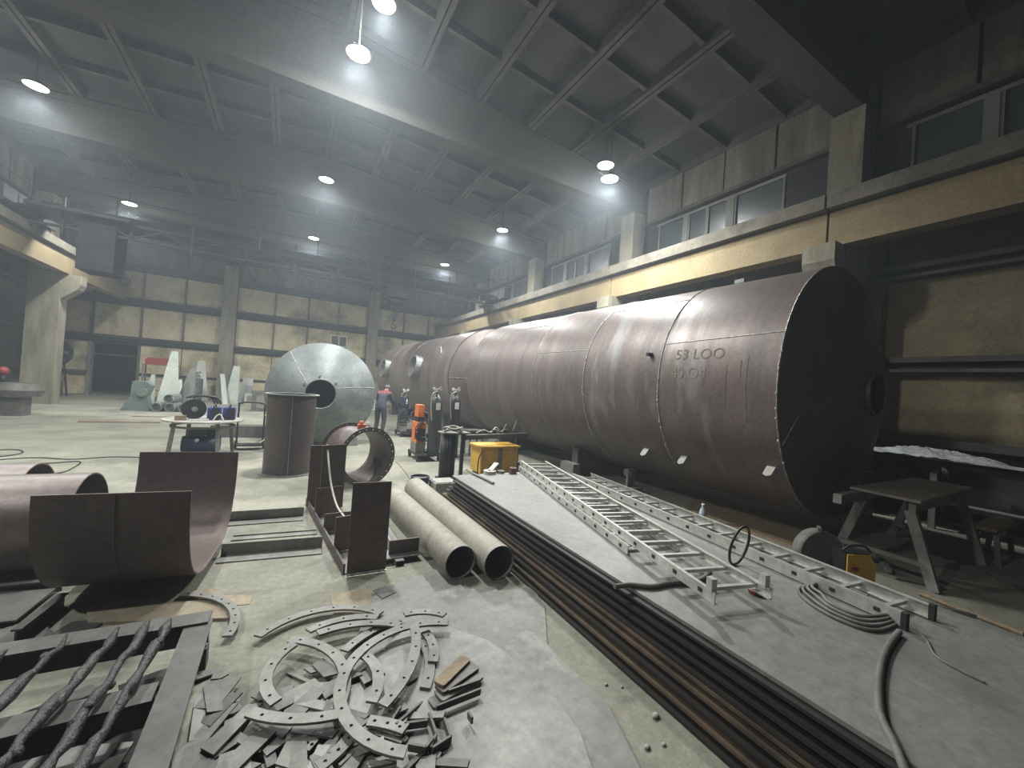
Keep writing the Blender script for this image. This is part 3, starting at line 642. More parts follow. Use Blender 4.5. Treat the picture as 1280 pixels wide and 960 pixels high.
# ---- welded stand of upright plates
t = thing('plate_stand', 'welded steel stand with five upright brown plates on a beam base', 'steel stand', (0.8,4.9,0))
def bl_(y, dx=0.0): return V(0.34+(0.565-0.34)*(6.08-y)/(6.08-3.82)+dx, y, 0)
MB().prism([bl_(6.12).xy,bl_(3.84).xy,bl_(3.84,0.17).xy,bl_(6.12,0.17).xy],0.0,0.014).build('base_flange', M_GSTEEL, t)
MB().prism([bl_(6.12,-0.018).xy,bl_(3.84,-0.018).xy,bl_(3.84,-0.001).xy,bl_(6.12,-0.001).xy],0.0,0.10).build('base_web', M_DBROWN, t)
def plate(bl, br, top, bead=True, name='upright_plate'):
    p, q = pz(*bl,0.015), pz(*br,0.015); d = (q-p); n = V(-d.y,d.x,0).normalized()*0.014
    h = py_(top[0],top[1],p.y).z - 0.015
    o = MB().eprism([p,q,q+V(0,0,h),p+V(0,0,h)], n).build(name, M_BROWN, t)
    if bead: MB().tube([p+d*(i/12)-n*0.5+V(0,0,0.006+0.004*(i % 2)) for i in range(13)],0.011,6).build('weld_bead', M_WELD, o)
plate((433,720),(482,713),(440,604)); plate((417,692),(437,688),(419,647)); plate((404,667),(440,662),(404,643)); plate((393,647),(425,642),(395,611))
plate((398,639),(428,634),(401,557),False); plate((383,634),(403,632),(391,557),False)
MB().box((0.98,3.98,0.06),(1.28,4.0,0.20)).build('cross_beam_web', M_DBROWN, t); MB().box((0.80,3.90,0.05),(1.28,4.10,0.062)).build('cross_beam_flange', M_GSTEEL, t)
MB().box((1.02,4.10,0.0),(1.16,6.0,0.05)).build('rear_rail', M_LEG, t); MB().box((1.02,4.102,0.051),(1.035,6.0,0.14)).build('rear_web', M_PIPE, t)
sq = MB()
for a, b in (((1.02,0.0),(1.10,0.006)),((1.02,0.044),(1.10,0.05)),((1.02,0.006),(1.026,0.044)),((1.094,0.006),(1.10,0.044))): sq.box((a[0],3.84,a[1]),(b[0],4.09,b[1]))
sq.build('square_tube', M_LEG, t)
tag(MB().tube(smooth_path([py_(409,557,5.80)+V(0,0,0.012),py_(411,580,5.62),py_(414,606,5.45),py_(421,632,5.15),py_(432,648,4.72)]),0.012,6).build('white_hose', M_HOSE), 'white hose draped over the upright plates of the stand', 'hose')
# ---- two long grey pipes
for (ex, ey), rr, lb, far in (((590,714),0.152,'long dusty grey pipe lying beside the plate stand',(1.40,5.55)),((636,716),0.158,'long dusty grey pipe lying next to the sheet stack',(1.80,6.0))):
    g0 = pz(ex-2,ey+22,0); p = V(1.50 if ex < 600 else 1.83,g0.y+0.2,rr+0.001); q = V(far[0],far[1],rr+0.001)
    t = thing('long_pipe', lb, 'pipe', ((p+q)/2).xy.to_3d())
    MB().pipe(p,q,rr,0.008,40).build('pipe_wall', M_PIPE, t)
# ================================================================== RIGHT: STACK OF STEEL SHEETS
ZT = 0.42; nsh = 17; th = ZT/nsh
offs = [2.02,2.09,2.05,2.13,2.07,2.15,2.10,2.17,2.12,2.13,2.20,2.15,2.22,2.17,2.24,2.20,2.25]
for i in range(nsh):
    x0 = offs[i]; yb = -0.55+random.uniform(-0.08,0.08); ye = 5.55+random.uniform(-0.12,0.10)
    if i == nsh-1: ye = 5.62
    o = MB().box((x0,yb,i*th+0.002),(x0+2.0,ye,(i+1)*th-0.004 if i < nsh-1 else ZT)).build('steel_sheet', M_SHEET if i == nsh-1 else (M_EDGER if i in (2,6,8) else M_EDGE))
    tag(o, 'top steel sheet of the stack with ladders lying on it' if i == nsh-1 else ('rust-edged steel sheet in the stack under the ladders' if i in (2,6,8) else 'dark steel sheet in the stack under the ladders'), 'steel sheet', 'sheets of the steel stack')
for k, (dx, y0_, y1_) in enumerate(((0.0,4.3,6.4),(0.10,4.5,6.2))):
    tag(MB().obox((2.015,5.0+0.3*k,0.02+0.04*k),0.045,1.5,0.03,0.0).build('flat_bar', M_CARD if k else M_LEG), ('pale flat bar' if k else 'grey flat bar')+' lying in the gap between the sheet stack and a long pipe', 'steel bar')
# ---- aluminium ladders
def ladder(p_near, p_far, wd, z, nr, rail_h=0.075, rail_w=0.026, step=None, dbl=False, hook=False, foot=False, part=None, m=M_ALU):
    """one ladder section lying flat; rails from near to far, wd between rails"""
    a, b = V(p_near[0],p_near[1],z), V(p_far[0],p_far[1],z); d = (b-a).normalized(); n = V(d.y,-d.x,0); L_ = (b-a).length
    for sgn in (0,1):
        o_ = n*(wd*sgn); mb = MB(); c = V(0,0,rail_h/2)
        inn = n*(rail_w*0.5)*(1 if sgn == 0 else -1)
        mb.bar(a+o_+c, b+o_+c, 0.006, rail_h)
        for zz in (0.005,rail_h-0.005): mb.bar(a+o_+inn+V(0,0,zz), b+o_+inn+V(0,0,zz), rail_w, 0.008)
        r_ = mb.build('side_rail', m, part)
        k = 0
        for j in range(nr):
            q = a + d*(L_*(j+0.5)/nr)+o_+c-inn*0.35
            MB().obox(q, 0.008, 0.034, 0.026, math.atan2(-d.x,d.y)).build('rung_socket', M_DARK, r_)
        if foot: MB().obox(a+o_+c-d*0.012, 0.04, 0.03, rail_h+0.012, math.atan2(-d.x,d.y)).build('rubber_foot', M_RUBB, r_)
        if hook: MB().obox(a+o_+d*0.05+V(0,0,rail_h+0.03)+inn, 0.04, 0.05, 0.09, math.atan2(-d.x,d.y)).build('hook', m, r_)
    for j in range(nr):
        q = a + d*(L_*(j+0.5)/nr)+V(0,0,rail_h*0.5)
        MB().bar(q+n*0.004, q+n*(wd-0.004), 0.03, 0.024).build('rung', m, part)
zA = ZT+0.008
A0, A1 = pz(893,762,ZT+0.06), pz(957,743,ZT+0.06)
Af0, Af1 = pz(650,583,ZT+0.06), pz(678,577,ZT+0.06)
def lp(a, b, t_): return a+(b-a)*t_
tA = thing('extension_ladder', 'aluminium extension ladder with doubled rungs lying flat on the stack', 'ladder', ((A0+Af0)/2).xy.to_3d()+V(0,0,ZT))
dA = (Af0-A0).normalized(); nA = V(dA.y,-dA.x,0); wA = 0.46
ladder(A0.xy, Af0.xy, wA, zA+0.080, 17, part=tA, hook=True)
B0_ = A0 + dA*0.95 - nA*0.035
ladder(B0_.xy, (Af0-nA*0.035-dA*0.05).xy, wA+0.07, zA, 14, part=tA, foot=False)
tB = thing('extension_ladder', 'aluminium extension ladder with black feet lying behind the other ladder', 'ladder', (pz(1000,700,ZT)).xy.to_3d()+V(0,0,ZT))
Bn = pz(1128,776,ZT+0.05); dB = V(0.0,1.0,0); Bfar = pz(706,592,ZT+0.05)
dB = (Bfar-Bn).normalized(); nB = V(dB.y,-dB.x,0)
ladder(Bn.xy, (Bn+dB*4.0).xy, 0.36, zA, 15, part=tB, foot=True, rail_h=0.095)
# ---- cables, hoop, bottle, rag, wire feeder
def on_stack(pts, r, z=ZT): return [pz(x,y,z+r) for x, y in pts]
t = thing('cable_coil', 'coiled grey cable under the foot of the ladder with black feet', 'cable', pz(1060,760,ZT))
for k in range(4):
    pts = [(1128-k*4,776-k*3),(1095-k*6,788-k*6),(1050-k*4,775-k*7),(1010+k*6,752-k*3),(1000+k*5,735-k*1),(1040,728),(1085,745)]
    MB().tube(smooth_path(on_stack(pts,0.012+0.012*k),6),0.012,6).build('loop', M_CABLE, t)
tag(MB().tube(smooth_path(on_stack([(1124,790),(1108,812),(1099,845),(1100,890),(1118,930),(1136,975)],0.018),6),0.018,8).build('hose', M_CABLE), 'thick grey hose running from the coil to the edge of the stack', 'hose')
tag(MB().tube(smooth_path(on_stack([(1140,782),(1158,800),(1170,820),(1200,838),(1231,853)],0.007),6),0.007,6).build('thin_cable', M_CABLE), 'thin grey cable trailing from the ladder feet over the top sheet', 'cable')
hp = pz(912,712,ZT)
tag(MB().tube([hp+V(0.14*math.sin(a)*0.9+0.12, 0.03*math.cos(a), 0.17-0.17*math.cos(a)+0.012) for a in [2*PI*i/28 for i in range(28)]],0.011,6,True).build('cable_hoop', M_BLACK), 'black cable hoop standing up between the two ladders', 'cable')
tag(MB().tube(smooth_path(on_stack([(768,733),(790,731),(815,733),(838,729),(870,727),(888,716)],0.02),5),0.018,7).build('twisted_rag_rope', M_CABLE), 'dark twisted cable end poking out under the doubled ladder', 'cable')
rg = pz(945,742,ZT); tag(MB().lathe([(0.001,0.0),(0.05,0.0),(0.058,0.03),(0.03,0.05),(0.001,0.055)],rg,n=14).build('dark_red_puck', M_RED), 'small dark red rubber puck by the hooked end of the ladder', 'puck')
bt = pz(874,655,ZT)+V(0.05,0,0)
t = thing('water_bottle', 'small blue plastic water bottle on the far edge of the stack', 'bottle', bt)
MB().lathe([(0.001,0),(0.036,0.0),(0.038,0.02),(0.037,0.06),(0.034,0.065),(0.037,0.07),(0.037,0.12),(0.028,0.16),(0.015,0.18),(0.014,0.2)],bt,n=16).build('body', M_BOTTLE, t)
MB().cyl(bt+V(0,0,0.20),bt+V(0,0,0.222),0.017,n=12).build('cap', M_WHITE, t)
# wire feeder on the floor behind the stack
wf = px_(1022,690,4.78); t = thing('wire_feeder', 'wire feeder with round grey reel cover and yellow side plate', 'wire feeder', (wf.x+0.05,wf.y-0.1,0))
ca = V(-0.45,-0.89,0).normalized(); rr = 0.225
MB().cyl(wf-ca*0.06,wf+ca*0.06,rr,n=40).build('reel_cover', M_LEG, t)
MB().obox(wf+V(0,0,rr+0.015),0.10,0.03,0.03,0.5).build('latch', M_LEG, t)
yf = px_(1075,712,4.80)
yv = V(0.89,-0.45,0)
P = [yf+yv*a_+V(0,0,b_) for a_, b_ in ((-0.15,-0.15),(0.15,-0.15),(0.15,0.05),(0.08,0.15),(-0.15,0.15))]
MB().eprism(P, -ca*0.16).build('case', M_BLACK, t); MB().eprism([p+ca*0.003+(yf-p)*0.06 for p in P], ca*0.012).build('side_plate', M_YELLOW, t)
MB().obox(yf+ca*0.02+yv*-0.07+V(0,0,0.01),0.06,0.006,0.03,math.atan2(yv.y,yv.x)).build('label_plate', M_RED, t)
MB().tube(smooth_path([yf+V(-0.12,0.1,0.16),yf+V(-0.06,0.06,0.21),yf+V(0.06,0.0,0.21),yf+V(0.12,-0.03,0.16)]),0.012,6).build('handle', M_BLACK, t)
bz = min(wf.z-rr, yf.z-0.15)
MB().box((wf.x-0.12,yf.y-0.05,max(bz-0.03,0.06)),(yf.x+0.15,wf.y+0.18,max(bz,0.09))).build('base_plate', M_BLACK, t)
for dx in (-0.08,0.12):
    for y in (yf.y,wf.y+0.1): MB().cyl((wf.x+dx-0.02,y,0.06),(wf.x+dx+0.02,y,0.06),0.06,n=14).build('wheel', M_RUBB, t)
MB().bar((wf.x,yf.y+0.15,0.09),(wf.x,yf.y+0.15,max(bz,0.12)),0.06,0.06).build('post', M_BLACK, t)
# ================================================================== RIGHT: WORK TABLE AND CLUTTER AT THE WALL
t = thing('trestle_table', 'steel plate table on splayed trestle legs beside the tank cone', 'table', (7.0,1.8,0))
zt = 0.90
top = [pz(*p,zt) for p in ((1068,607),(1146,626),(1216,607),(1148,597))]
top = [V(5.95,2.12,zt),V(5.93,1.50,zt),V(8.05,1.55,zt),V(8.05,2.12,zt)]
MB().prism([p.xy for p in top],zt-0.03,zt).build('table_top', M_TABLE, t)
MB().bar((5.45,2.05,zt-0.09),(7.95,2.05,zt-0.09),0.08,0.10).build('apron_beam', M_LEG, t); MB().bar((5.99,1.58,zt-0.09),(7.9,1.58,zt-0.09),0.06,0.10).build('apron_beam', M_LEG, t)
for x in (6.02,7.75):
    MB().bar((x,1.60,zt-0.14),(x-0.10,1.36,0.0),0.09,0.07,(1,0,0)).build('leg', M_LEG, t); MB().bar((x,2.02,zt-0.14),(x+0.1,2.28,0.0),0.09,0.07,(1,0,0)).build('leg', M_LEG, t)
    MB().bar((x,1.42,0.22),(x,2.22,0.22),0.05,0.05).build('stretcher', M_LEG, t)
MB().bar((6.0,1.74,0.05),(6.45,1.98,0.05),0.05,0.05).build('brace', M_LEG, t)
t = thing('small_bench', 'low brown wooden bench near the wall beyond the trestle table', 'bench', (8.25,1.35,0))
MB().prism([(7.75,1.50),(7.75,1.28),(8.55,1.22),(8.66,1.30),(8.64,1.44),(8.5,1.5)],0.42,0.455).build('seat_board', M_WOOD, t)
for x in (7.85,8.5):
    for y in (1.30,1.44): MB().bar((x,y,0.42),(x,y+(0.04 if y > 1.4 else -0.04),0),0.05,0.04,(1,0,0)).build('leg', M_LEG, t)
t = thing('steel_rack', 'dark steel rack with lengths of bar along the ochre wall', 'rack', (9.5,1.9,0))
for y in (0.2,1.2,2.2,3.2):
    MB().box((9.75,y-0.04,0),(9.83,y+0.04,1.2)).build('post', M_LEG, t); MB().box((9.2,y-0.04,0),(9.28,y+0.04,1.05)).build('post', M_LEG, t)
    for z in (0.35,0.98): MB().box((9.2,y-0.03,z),(9.83,y+0.03,z+0.05)).build('arm', M_LEG, t)
for k in range(9):
    z = (0.40,1.03)[k % 2]; x = 9.32+0.045*k
    tag(MB().tube([(x,-0.3+0.1*k,z+0.035),(x+0.02,3.3+0.05*k,z+0.035)],0.022 if k % 3 else 0.03,8).build('bar_stock', M_SCRAP if k % 3 else M_LEG), 'length of steel bar lying on the dark rack along the ochre wall', 'steel bar', 'bars on the wall rack')
def crumple(cx, cy, z0, sx, sy, h, seed, n=20):
    rnd = random.Random(seed); g = [[z0+h*(0.25+0.75*rnd.random())*math.sin(PI*min(max(i/n,0.06),0.94))*math.sin(PI*min(max(j/n,0.06),0.94)) for j in range(n+1)] for i in range(n+1)]
    vs = [(cx+sx*(i/n-0.5)+rnd.uniform(-.4,.4)*sx/n, cy+sy*(j/n-0.5)+rnd.uniform(-.4,.4)*sy/n, g[i][j]) for i in range(n+1) for j in range(n+1)]
    fs = [(i*(n+1)+j,(i+1)*(n+1)+j,(i+1)*(n+1)+j+1,i*(n+1)+j+1) for i in range(n) for j in range(n)]
    vs += [(x,y,z-0.006) for x, y, z in vs]; k = (n+1)**2
    return MB().add(vs, fs+[tuple(k+i for i in f[::-1]) for f in fs], True)
tag(crumple(9.36,2.25,1.12,0.5,1.9,0.20,3,26).build('plastic_film', M_PLAST), 'crumpled clear plastic film over the bars on the wall rack', 'plastic film')
tag(crumple(9.3,0.82,1.12,0.55,0.75,0.26,5).build('plastic_film', M_PLAST), 'heap of crumpled plastic film at the open end of the wall rack', 'plastic film')
t = thing('machine_block', 'black machine casing on the floor under the plastic film', 'machine', (8.75,3.0,0))
MB().box((8.45,2.85,0),(8.95,3.35,0.78)).build('casing', M_BLACK, t); MB().box((8.5,2.9,0.781),(8.72,3.1,1.02)).build('column', M_LEG, t); MB().cyl((8.42,3.05,0.6),(8.35,3.05,0.6),0.12,n=16).build('hand_wheel', M_LEG, t)
tag(crumple(8.5,0.55,0.46,0.55,0.5,0.30,9).build('work_cloth', M_CLOTH), 'grey crumpled cloth lying on a dark crate by the wall', 'cloth')
tag(MB().box((8.2,0.25,0),(8.85,0.85,0.46)).build('crate', M_BLACK), 'dark crate under the grey crumpled cloth by the wall', 'crate')
tag(MB().box((7.0,2.45,0.0),(7.6,2.6,0.3)).box((7.0,2.45,0.301),(7.5,2.6,0.34)).build('brown_plate_block', M_WOOD), 'brown wooden block on the floor under the trestle table', 'block')
rb_ = random.Random(4)
for k, (a, b, r_) in enumerate((((1098,742),(1228,772),0.018),((1150,742),(1280,793),0.022),((1185,725),(1245,738),0.015),((1120,722),(1180,735),0.02),((1130,745),(1190,765),0.015),((1235,715),(1290,742),0.02))):
    p, q = pz(*a,r_), pz(*b,r_); 
    tag((MB().tube([p,q],r_,7) if k % 2 else MB().bar(p,q,r_*2.2,r_*1.9)).build('steel_bar', M_WOOD if k in (1,) else M_SCRAP), 'loose steel bar lying on the floor in front of the trestle table', 'steel bar', 'loose bars by the trestle table')
tag(MB().prism([pz(*p,0).xy for p in ((850,640),(1010,690),(1030,670),(880,615))],0.0,0.012).build('floor_plank', M_WOOD), 'dusty plank on the floor under the huge tank', 'plank')
# ================================================================== FRONT: CUT PLATES, RINGS AND CUTTING TABLE
def flat(name, pts, z0, z1, m, label, cat, group=None, k=0):
    P = [pz(x,y,z1).xy for x, y in pts]
    if k: P = [p.xy for p in smooth_path([V(p.x,p.y,0) for p in P]+[V(P[0].x,P[0].y,0)],k)][:-1]
    return tag(MB().prism([(p.x,p.y) for p in P],z0,z1).build(name,m),label,cat,group)
flat('cut_plate', [(606,745),(665,733),(681,757),(684,807),(650,815)], 0.001, 0.012, M_PLATE2, 'small grey cut plate peeping out beside the long pipes', 'steel plate')
flat('cut_plate', [(470,738),(551,709),(582,736),(618,733),(650,770),(700,822),(760,880),(800,960),(760,1000),(470,1000),(420,860)], 0.013, 0.024, M_PLATE2, 'large light grey steel plate under the round-edged plate', 'steel plate')
flat('round_edged_plate', [(505,785),(560,783),(610,800),(660,835),(700,880),(725,915),(740,960),(748,1010),(640,1060),(430,1060),(430,860)], 0.025, 0.037, M_PLATE, 'round-edged grey steel plate carrying the pile of flange rings', 'steel plate')
flat('cardboard_sheet', [(412,742),(462,735),(482,768),(420,775)], 0.001, 0.008, M_CARD, 'tan cardboard sheet on the floor before the plate stand', 'cardboard')
flat('offcut', [(466,738),(482,732),(495,740),(478,748)], 0.025, 0.03, M_SCRAP, 'small dark offcut on the large grey plate by the stand', 'offcut')
# drilled half rings (flange segments): circle through three photo points on the floor plane
def circ3(a, b, c):
    ax_, ay, bx_, by, cx, cy = a.x, a.y, b.x, b.y, c.x, c.y
    d = 2*(ax_*(by-cy)+bx_*(cy-ay)+cx*(ay-by))
    ux = ((ax_**2+ay**2)*(by-cy)+(bx_**2+by**2)*(cy-ay)+(cx**2+cy**2)*(ay-by))/d
    uy = ((ax_**2+ay**2)*(cx-bx_)+(bx_**2+by**2)*(ax_-cx)+(cx**2+cy**2)*(bx_-ax_))/d
    return V(ux,uy,0), math.hypot(ax_-ux,ay-uy)
arcs = [((322,797),(412,762),(476,768)),((385,790),(420,777),(472,773)),((397,793),(450,781),(500,783)),
        ((560,780),(425,860),(507,943)),((518,786),(519,815),(478,884)),((527,802),(537,828),(531,862)),((531,791),(542,812),(541,829)),
        ((362,801),(427,832),(420,890)),((450,817),(472,842),(464,880)),((312,892),(368,901),(422,895)),((350,960),(385,932),(412,912)),
        ((397,962),(425,938),(442,918)),((460,903),(485,907),(507,914)),((505,769),(533,766),(556,770)),((368,806),(335,840),(345,880)),((430,815),(465,790),(500,775))]
zl = 0.040
for i, (a, b, c) in enumerate(arcs):
    z = zl + (i % 5)*0.014 + (0.012 if i == 3 else 0)
    A, B, C_ = pz(*a,z), pz(*b,z), pz(*c,z); o_, R_ = circ3(A,B,C_)
    R_ = min(R_, 1.4); wd = 0.05 if R_ > 0.2 else 0.04
    if R_ >= 1.39:
        dirv = (B-(A+C_)/2); dirv = dirv.normalized() if dirv.length > 1e-6 else V(0,1,0); o_ = B - dirv*R_; o_.z = 0
    aa = math.atan2(A.y-o_.y,A.x-o_.x); ab = math.atan2(B.y-o_.y,B.x-o_.x); ac = math.atan2(C_.y-o_.y,C_.x-o_.x)
    def unwrap(x, ref):
        while x < ref: x += 2*PI
        while x >= ref+2*PI: x -= 2*PI
        return x
    b1, c1 = unwrap(ab,aa), unwrap(ac,aa)
    if b1 < c1: s0, s1 = aa, c1
    else: s0, s1 = unwrap(ac,-PI), unwrap(aa, unwrap(ac,-PI))
    ln = (s1-s0)*R_; nh = max(3,int(ln/0.13))
    mb = drilled_ring((o_.x,o_.y,z),(0,0,1),R_-wd/2-0.006,R_+wd/2+0.006,0.013,nh,0.009,a0=s0,a1=s1)
    tag(mb.build('flange_segment', M_FLANGE), 'grey curved flange segment with bolt holes in the scrap pile', 'flange', 'flange segments in the front pile')
# the one lying apart by the trough
A, B, C_ = pz(226,742,0.05), pz(290,758,0.05), pz(284,794,0.05); o_, R_ = circ3(A,B,C_)
a0, a1 = math.atan2(C_.y-o_.y,C_.x-o_.x), math.atan2(A.y-o_.y,A.x-o_.x)
if a1 < a0: a1 += 2*PI
tag(drilled_ring((o_.x,o_.y,0.035),(0,0,1),R_-0.03,R_+0.03,0.013,9,0.009,a0=a0,a1=a1).build('flange_segment', M_FLANGE), 'single curved flange segment lying apart by the rolled trough', 'flange')
# rounded bars and clips right of the pile
def rbar(c, L_, w_, h, rz, m, label, rx=0.0, z=0.04):
    p = pz(*c,z); P = []
    for sx, a0 in ((1,-90),(-1,90)):
        for k in range(7):
            a = math.radians(a0+30*k); P.append((sx*(L_/2-w_*0.2)+w_*0.2*math.cos(a), (w_/2-w_*0.2)*(1 if 0 < (a0+30*k) % 360 < 180 else -1)*(1 if abs(math.sin(a)) > 0.1 else 0)+w_*0.2*math.sin(a)))
    mb = MB().prism(P,0,h); mb.xform(Matrix.Translation(p) @ Matrix.Rotation(rz,4,'Z') @ Matrix.Rotation(rx,4,'X'))
    return tag(mb.build('rounded_plate', m), label, 'steel plate')
rbar((566,840),0.27,0.075,0.016,0.55,M_WOOD,'rust-brown rounded plate lying atop the others right of the rings',0.0,0.086)
rbar((572,848),0.29,0.085,0.016,0.35,M_SCRAP,'grey rounded plate directly under the rust-brown one',0,0.069)
rbar((575,858),0.30,0.085,0.014,0.25,M_FLANGE,'grey rounded plate third down right of the rings',0,0.054)
rbar((568,868),0.30,0.08,0.014,0.15,M_SCRAP,'dark rounded plate at the bottom of the small plate stack',0,0.038)
def bent(pts, z, m, label, w_=0.035, t_=0.012):
    P = [pz(x,y,z) for x, y in pts]; mb = MB()
    for a, b in zip(P,P[1:]): mb.bar(V(a.x,a.y,z+w_/2),V(b.x,b.y,z+w_/2),t_,w_)
    return tag(mb.build('bent_strip', m), label, 'steel strip', 'bent strips in the front pile')
for i, pts in enumerate((((536,898),(545,925),(537,942)),((555,905),(563,928),(540,943)),((505,912),(534,908)),((510,938),(532,942),(541,930)),((560,870),(600,856)),((545,890),(600,868)),((585,897),(590,905)))):
    bent(pts, 0.040+0.003*i, M_SCRAP, 'short bent steel strip among the flange segments')
# jumble of offcuts under and in front of the rings
rj = random.Random(11)
for i in range(64):
    x, y = rj.uniform(245,560), rj.uniform(835,985)
    if x > 520 and y < 860: continue
    z = 0.0385+rj.random()*0.01 if x > 400 else 0.002+rj.random()*0.03
    p = pz(x,y,z); L_ = rj.uniform(0.06,0.26); w_ = rj.uniform(0.025,0.10)
    kind = i % 3; mb = MB()
    if kind == 0: mb.prism([(-L_/2,-w_/2),(L_/2,-w_/2*rj.uniform(.3,1)),(L_/2*rj.uniform(.6,1),w_/2),(-L_/2*rj.uniform(.5,1),w_/2)],0,0.010)
    elif kind == 1: mb.prism([(-L_/2,-w_/4),(L_/2,-w_/4),(L_/2,w_/4),(-L_/2,w_/4)],0,0.014)
    else: mb.prism([(L_*0.35*math.cos(a)*rj.uniform(.6,1.1),L_*0.35*math.sin(a)*rj.uniform(.6,1.1)) for a in [k*PI/3 for k in range(6)]],0,0.009)
    mb.xform(Matrix.Translation(V(p.x,p.y,z)) @ Matrix.Rotation(rj.uniform(0,PI),4,'Z') @ Matrix.Rotation(rj.uniform(0,0.22),4,'Y'))
    tag(mb.build('offcut', (M_SCRAP,M_FLANGE,M_LEG,M_SCRAP)[i % 4]), 'flat steel offcut scattered in the scrap pile with the flange segments', 'offcut', 'offcuts in the front pile')
for i in range(26):
    x, y = rj.uniform(235,430), rj.uniform(855,1000); z = 0.03+0.004*(i % 6); p = pz(x,y,z); L_ = rj.uniform(0.16,0.42); w_ = rj.uniform(0.06,0.16)
    mb = MB().prism([(-L_/2,-w_/2),(L_/2,-w_/2*rj.uniform(.5,1)),(L_/2*rj.uniform(.7,1),w_/2),(-L_/2*rj.uniform(.6,1),w_/2)],0,0.010)
    mb.xform(Matrix.Translation(V(p.x,p.y,z)) @ Matrix.Rotation(rj.uniform(0.3,2.6),4,'Z') @ Matrix.Rotation(rj.uniform(-0.12,0.15),4,'X'))
    tag(mb.build('long_offcut', (M_SCRAP,M_FLANGE,M_PLATE,M_SCRAP,M_LEG)[i % 5]), 'larger steel offcut lying between the cutting table and the flange segments', 'offcut', 'large offcuts by the cutting table')
# ---- cutting table: steel frame carrying slag-crusted slats
ZG = 0.30
t = thing('cutting_table', 'flame-cutting table with angle frame and slag-crusted slats', 'cutting table', (-1.0,2.2,0))
fa, fb, na, nb_ = pz(-60,826,ZG), pz(254,772,ZG), pz(100,1060,ZG), pz(178,985,ZG)
fl, fr_ = V(-2.0,3.02,ZG), V(pz(250,772,ZG).x,pz(250,772,ZG).y,ZG)
nr_ = pz(182,965,ZG); d_ = (nr_-fr_).normalized(); nr_ = fr_+d_*2.0; nl = V(-2.0,1.0,ZG)
def frame_beam(p, q, name):
    b = MB().bar(p-V(0,0,0.006),q-V(0,0,0.006),0.13,0.012).bar(p-V(0,0,0.085),q-V(0,0,0.085),0.012,0.145); return b.build(name, M_CUTT, t)
frame_beam(fl,fr_+V(0.05,0,0),'far_beam'); frame_beam(fr_-V(0,0,0.0125),nr_-V(0,0,0.0125),'side_beam'); frame_beam(fl+V(0,-0.62,-0.03),V(fr_.x-0.08,fl.y-0.62,ZG-0.03),'inner_beam')
for p in (fl,fr_,nr_,nl): MB().box((p.x-0.05,p.y-0.05,0),(p.x+0.05,p.y+0.05,ZG-0.17)).build('leg', M_CUTT, t)
MB().prism([(-2.0,1.0),(fr_.x-0.07,fr_.y-1.9),(fr_.x-0.07,fr_.y-0.08),(-2.0,fr_.y-0.08)],0.0005,0.0015).build('soot_shade_sheet', M_DARK, t)  # near-black sheet: sooty floor, with the trough's shadow put into its colour
rs = random.Random(21)
for k, (xf, xn) in enumerate(((-1.62,-1.95),(-1.36,-1.62),(-1.13,-1.36),(-0.93,-1.12),(-0.72,-0.92),(-0.60,-0.76),(-0.50,-0.62))):
    pts, rr = [], []
    L_ = 2.0 if k % 2 else 1.7
    for j in range(26):
        u = j/25; pts.append(V(xf+(xn-xf)*u+rs.uniform(-.008,.008), fr_.y-0.03+0.05*(k % 2)-L_*u, ZG+0.01+rs.uniform(-.012,.014)+(0.02 if j == 0 else 0)))
        rr.append(0.014+rs.random()*0.017 if 0 < j < 25 else 0.005)
    sl = MB().tube(pts,rr,8).build('slat', M_SLAG, t)
    lump = MB()
    for q in range(9):
        j = rs.randint(1,24); lump.sphere(pts[j]+V(rs.uniform(-.012,.012),0,rs.uniform(-.015,.01)),rs.uniform(0.012,0.026),8,(1,1.4,0.8))
    lump.build('slag_lump', M_SLAG, sl)
for i in range(22):     # cut pieces dropped below and lying on the table
    x, y = rs.uniform(-1.9,-0.5), rs.uniform(1.25,2.95); z = rs.choice((0.003,0.02,0.05)); L_ = rs.uniform(0.12,0.42); w_ = rs.uniform(0.08,0.24)
    mb = MB().prism([(-L_/2,-w_/2),(L_/2,-w_/2),(L_/2*rs.uniform(.5,1),w_/2),(-L_/2,w_/2)],0,0.012)
    mb.xform(Matrix.Translation(V(x,y,z)) @ Matrix.Rotation(rs.uniform(-.4,.6),4,'Z'))
    tag(mb.build('offcut', M_PLATE2 if i % 4 == 0 else M_CUTT), 'steel offcut dropped on the floor under the cutting table', 'offcut', 'offcuts under the cutting table')
# bits between the trough and the cutting table
flat('cardboard_sheet', [(108,757),(268,735),(300,760),(295,772),(110,778)], 0.001, 0.02, M_CARD, 'long tan cardboard sheet in front of the rolled trough', 'cardboard')
for pts, z, lb in ((((-40,742),(70,735),(20,775),(-40,782)),0.05,'dark steel tray plate under the rolled cylinder end'),(((-40,800),(45,772),(80,800),(-20,818)),0.02,'grey plate lying between the cylinder and the cutting table'),(((30,812),(90,777),(140,772),(70,812)),0.012,'dark plate lying against the far beam of the cutting table')):
    flat('steel_plate', pts, z-0.012, z, M_CUTT, lb, 'steel plate')
for a, b, lb in (((-30,735),(78,724),'dark steel edge strip under the rolled cylinder'),((20,788),(80,742),'pale steel strip slanting towards the cutting table')):
    p, q = pz(*a,0.09), pz(*b,0.09); tag(MB().bar(p,q,0.05,0.012).bar(p-V(0,0,0.05),q-V(0,0,0.05),0.012,0.08).build('angle_strip', M_CUTT), lb, 'steel strip')
flat('paper_scrap', [(268,745),(318,742),(312,755),(275,758)], 0.0,0.004, M_CARD, 'pale scrap of card beside the single flange segment', 'cardboard')
rk = random.Random(8)
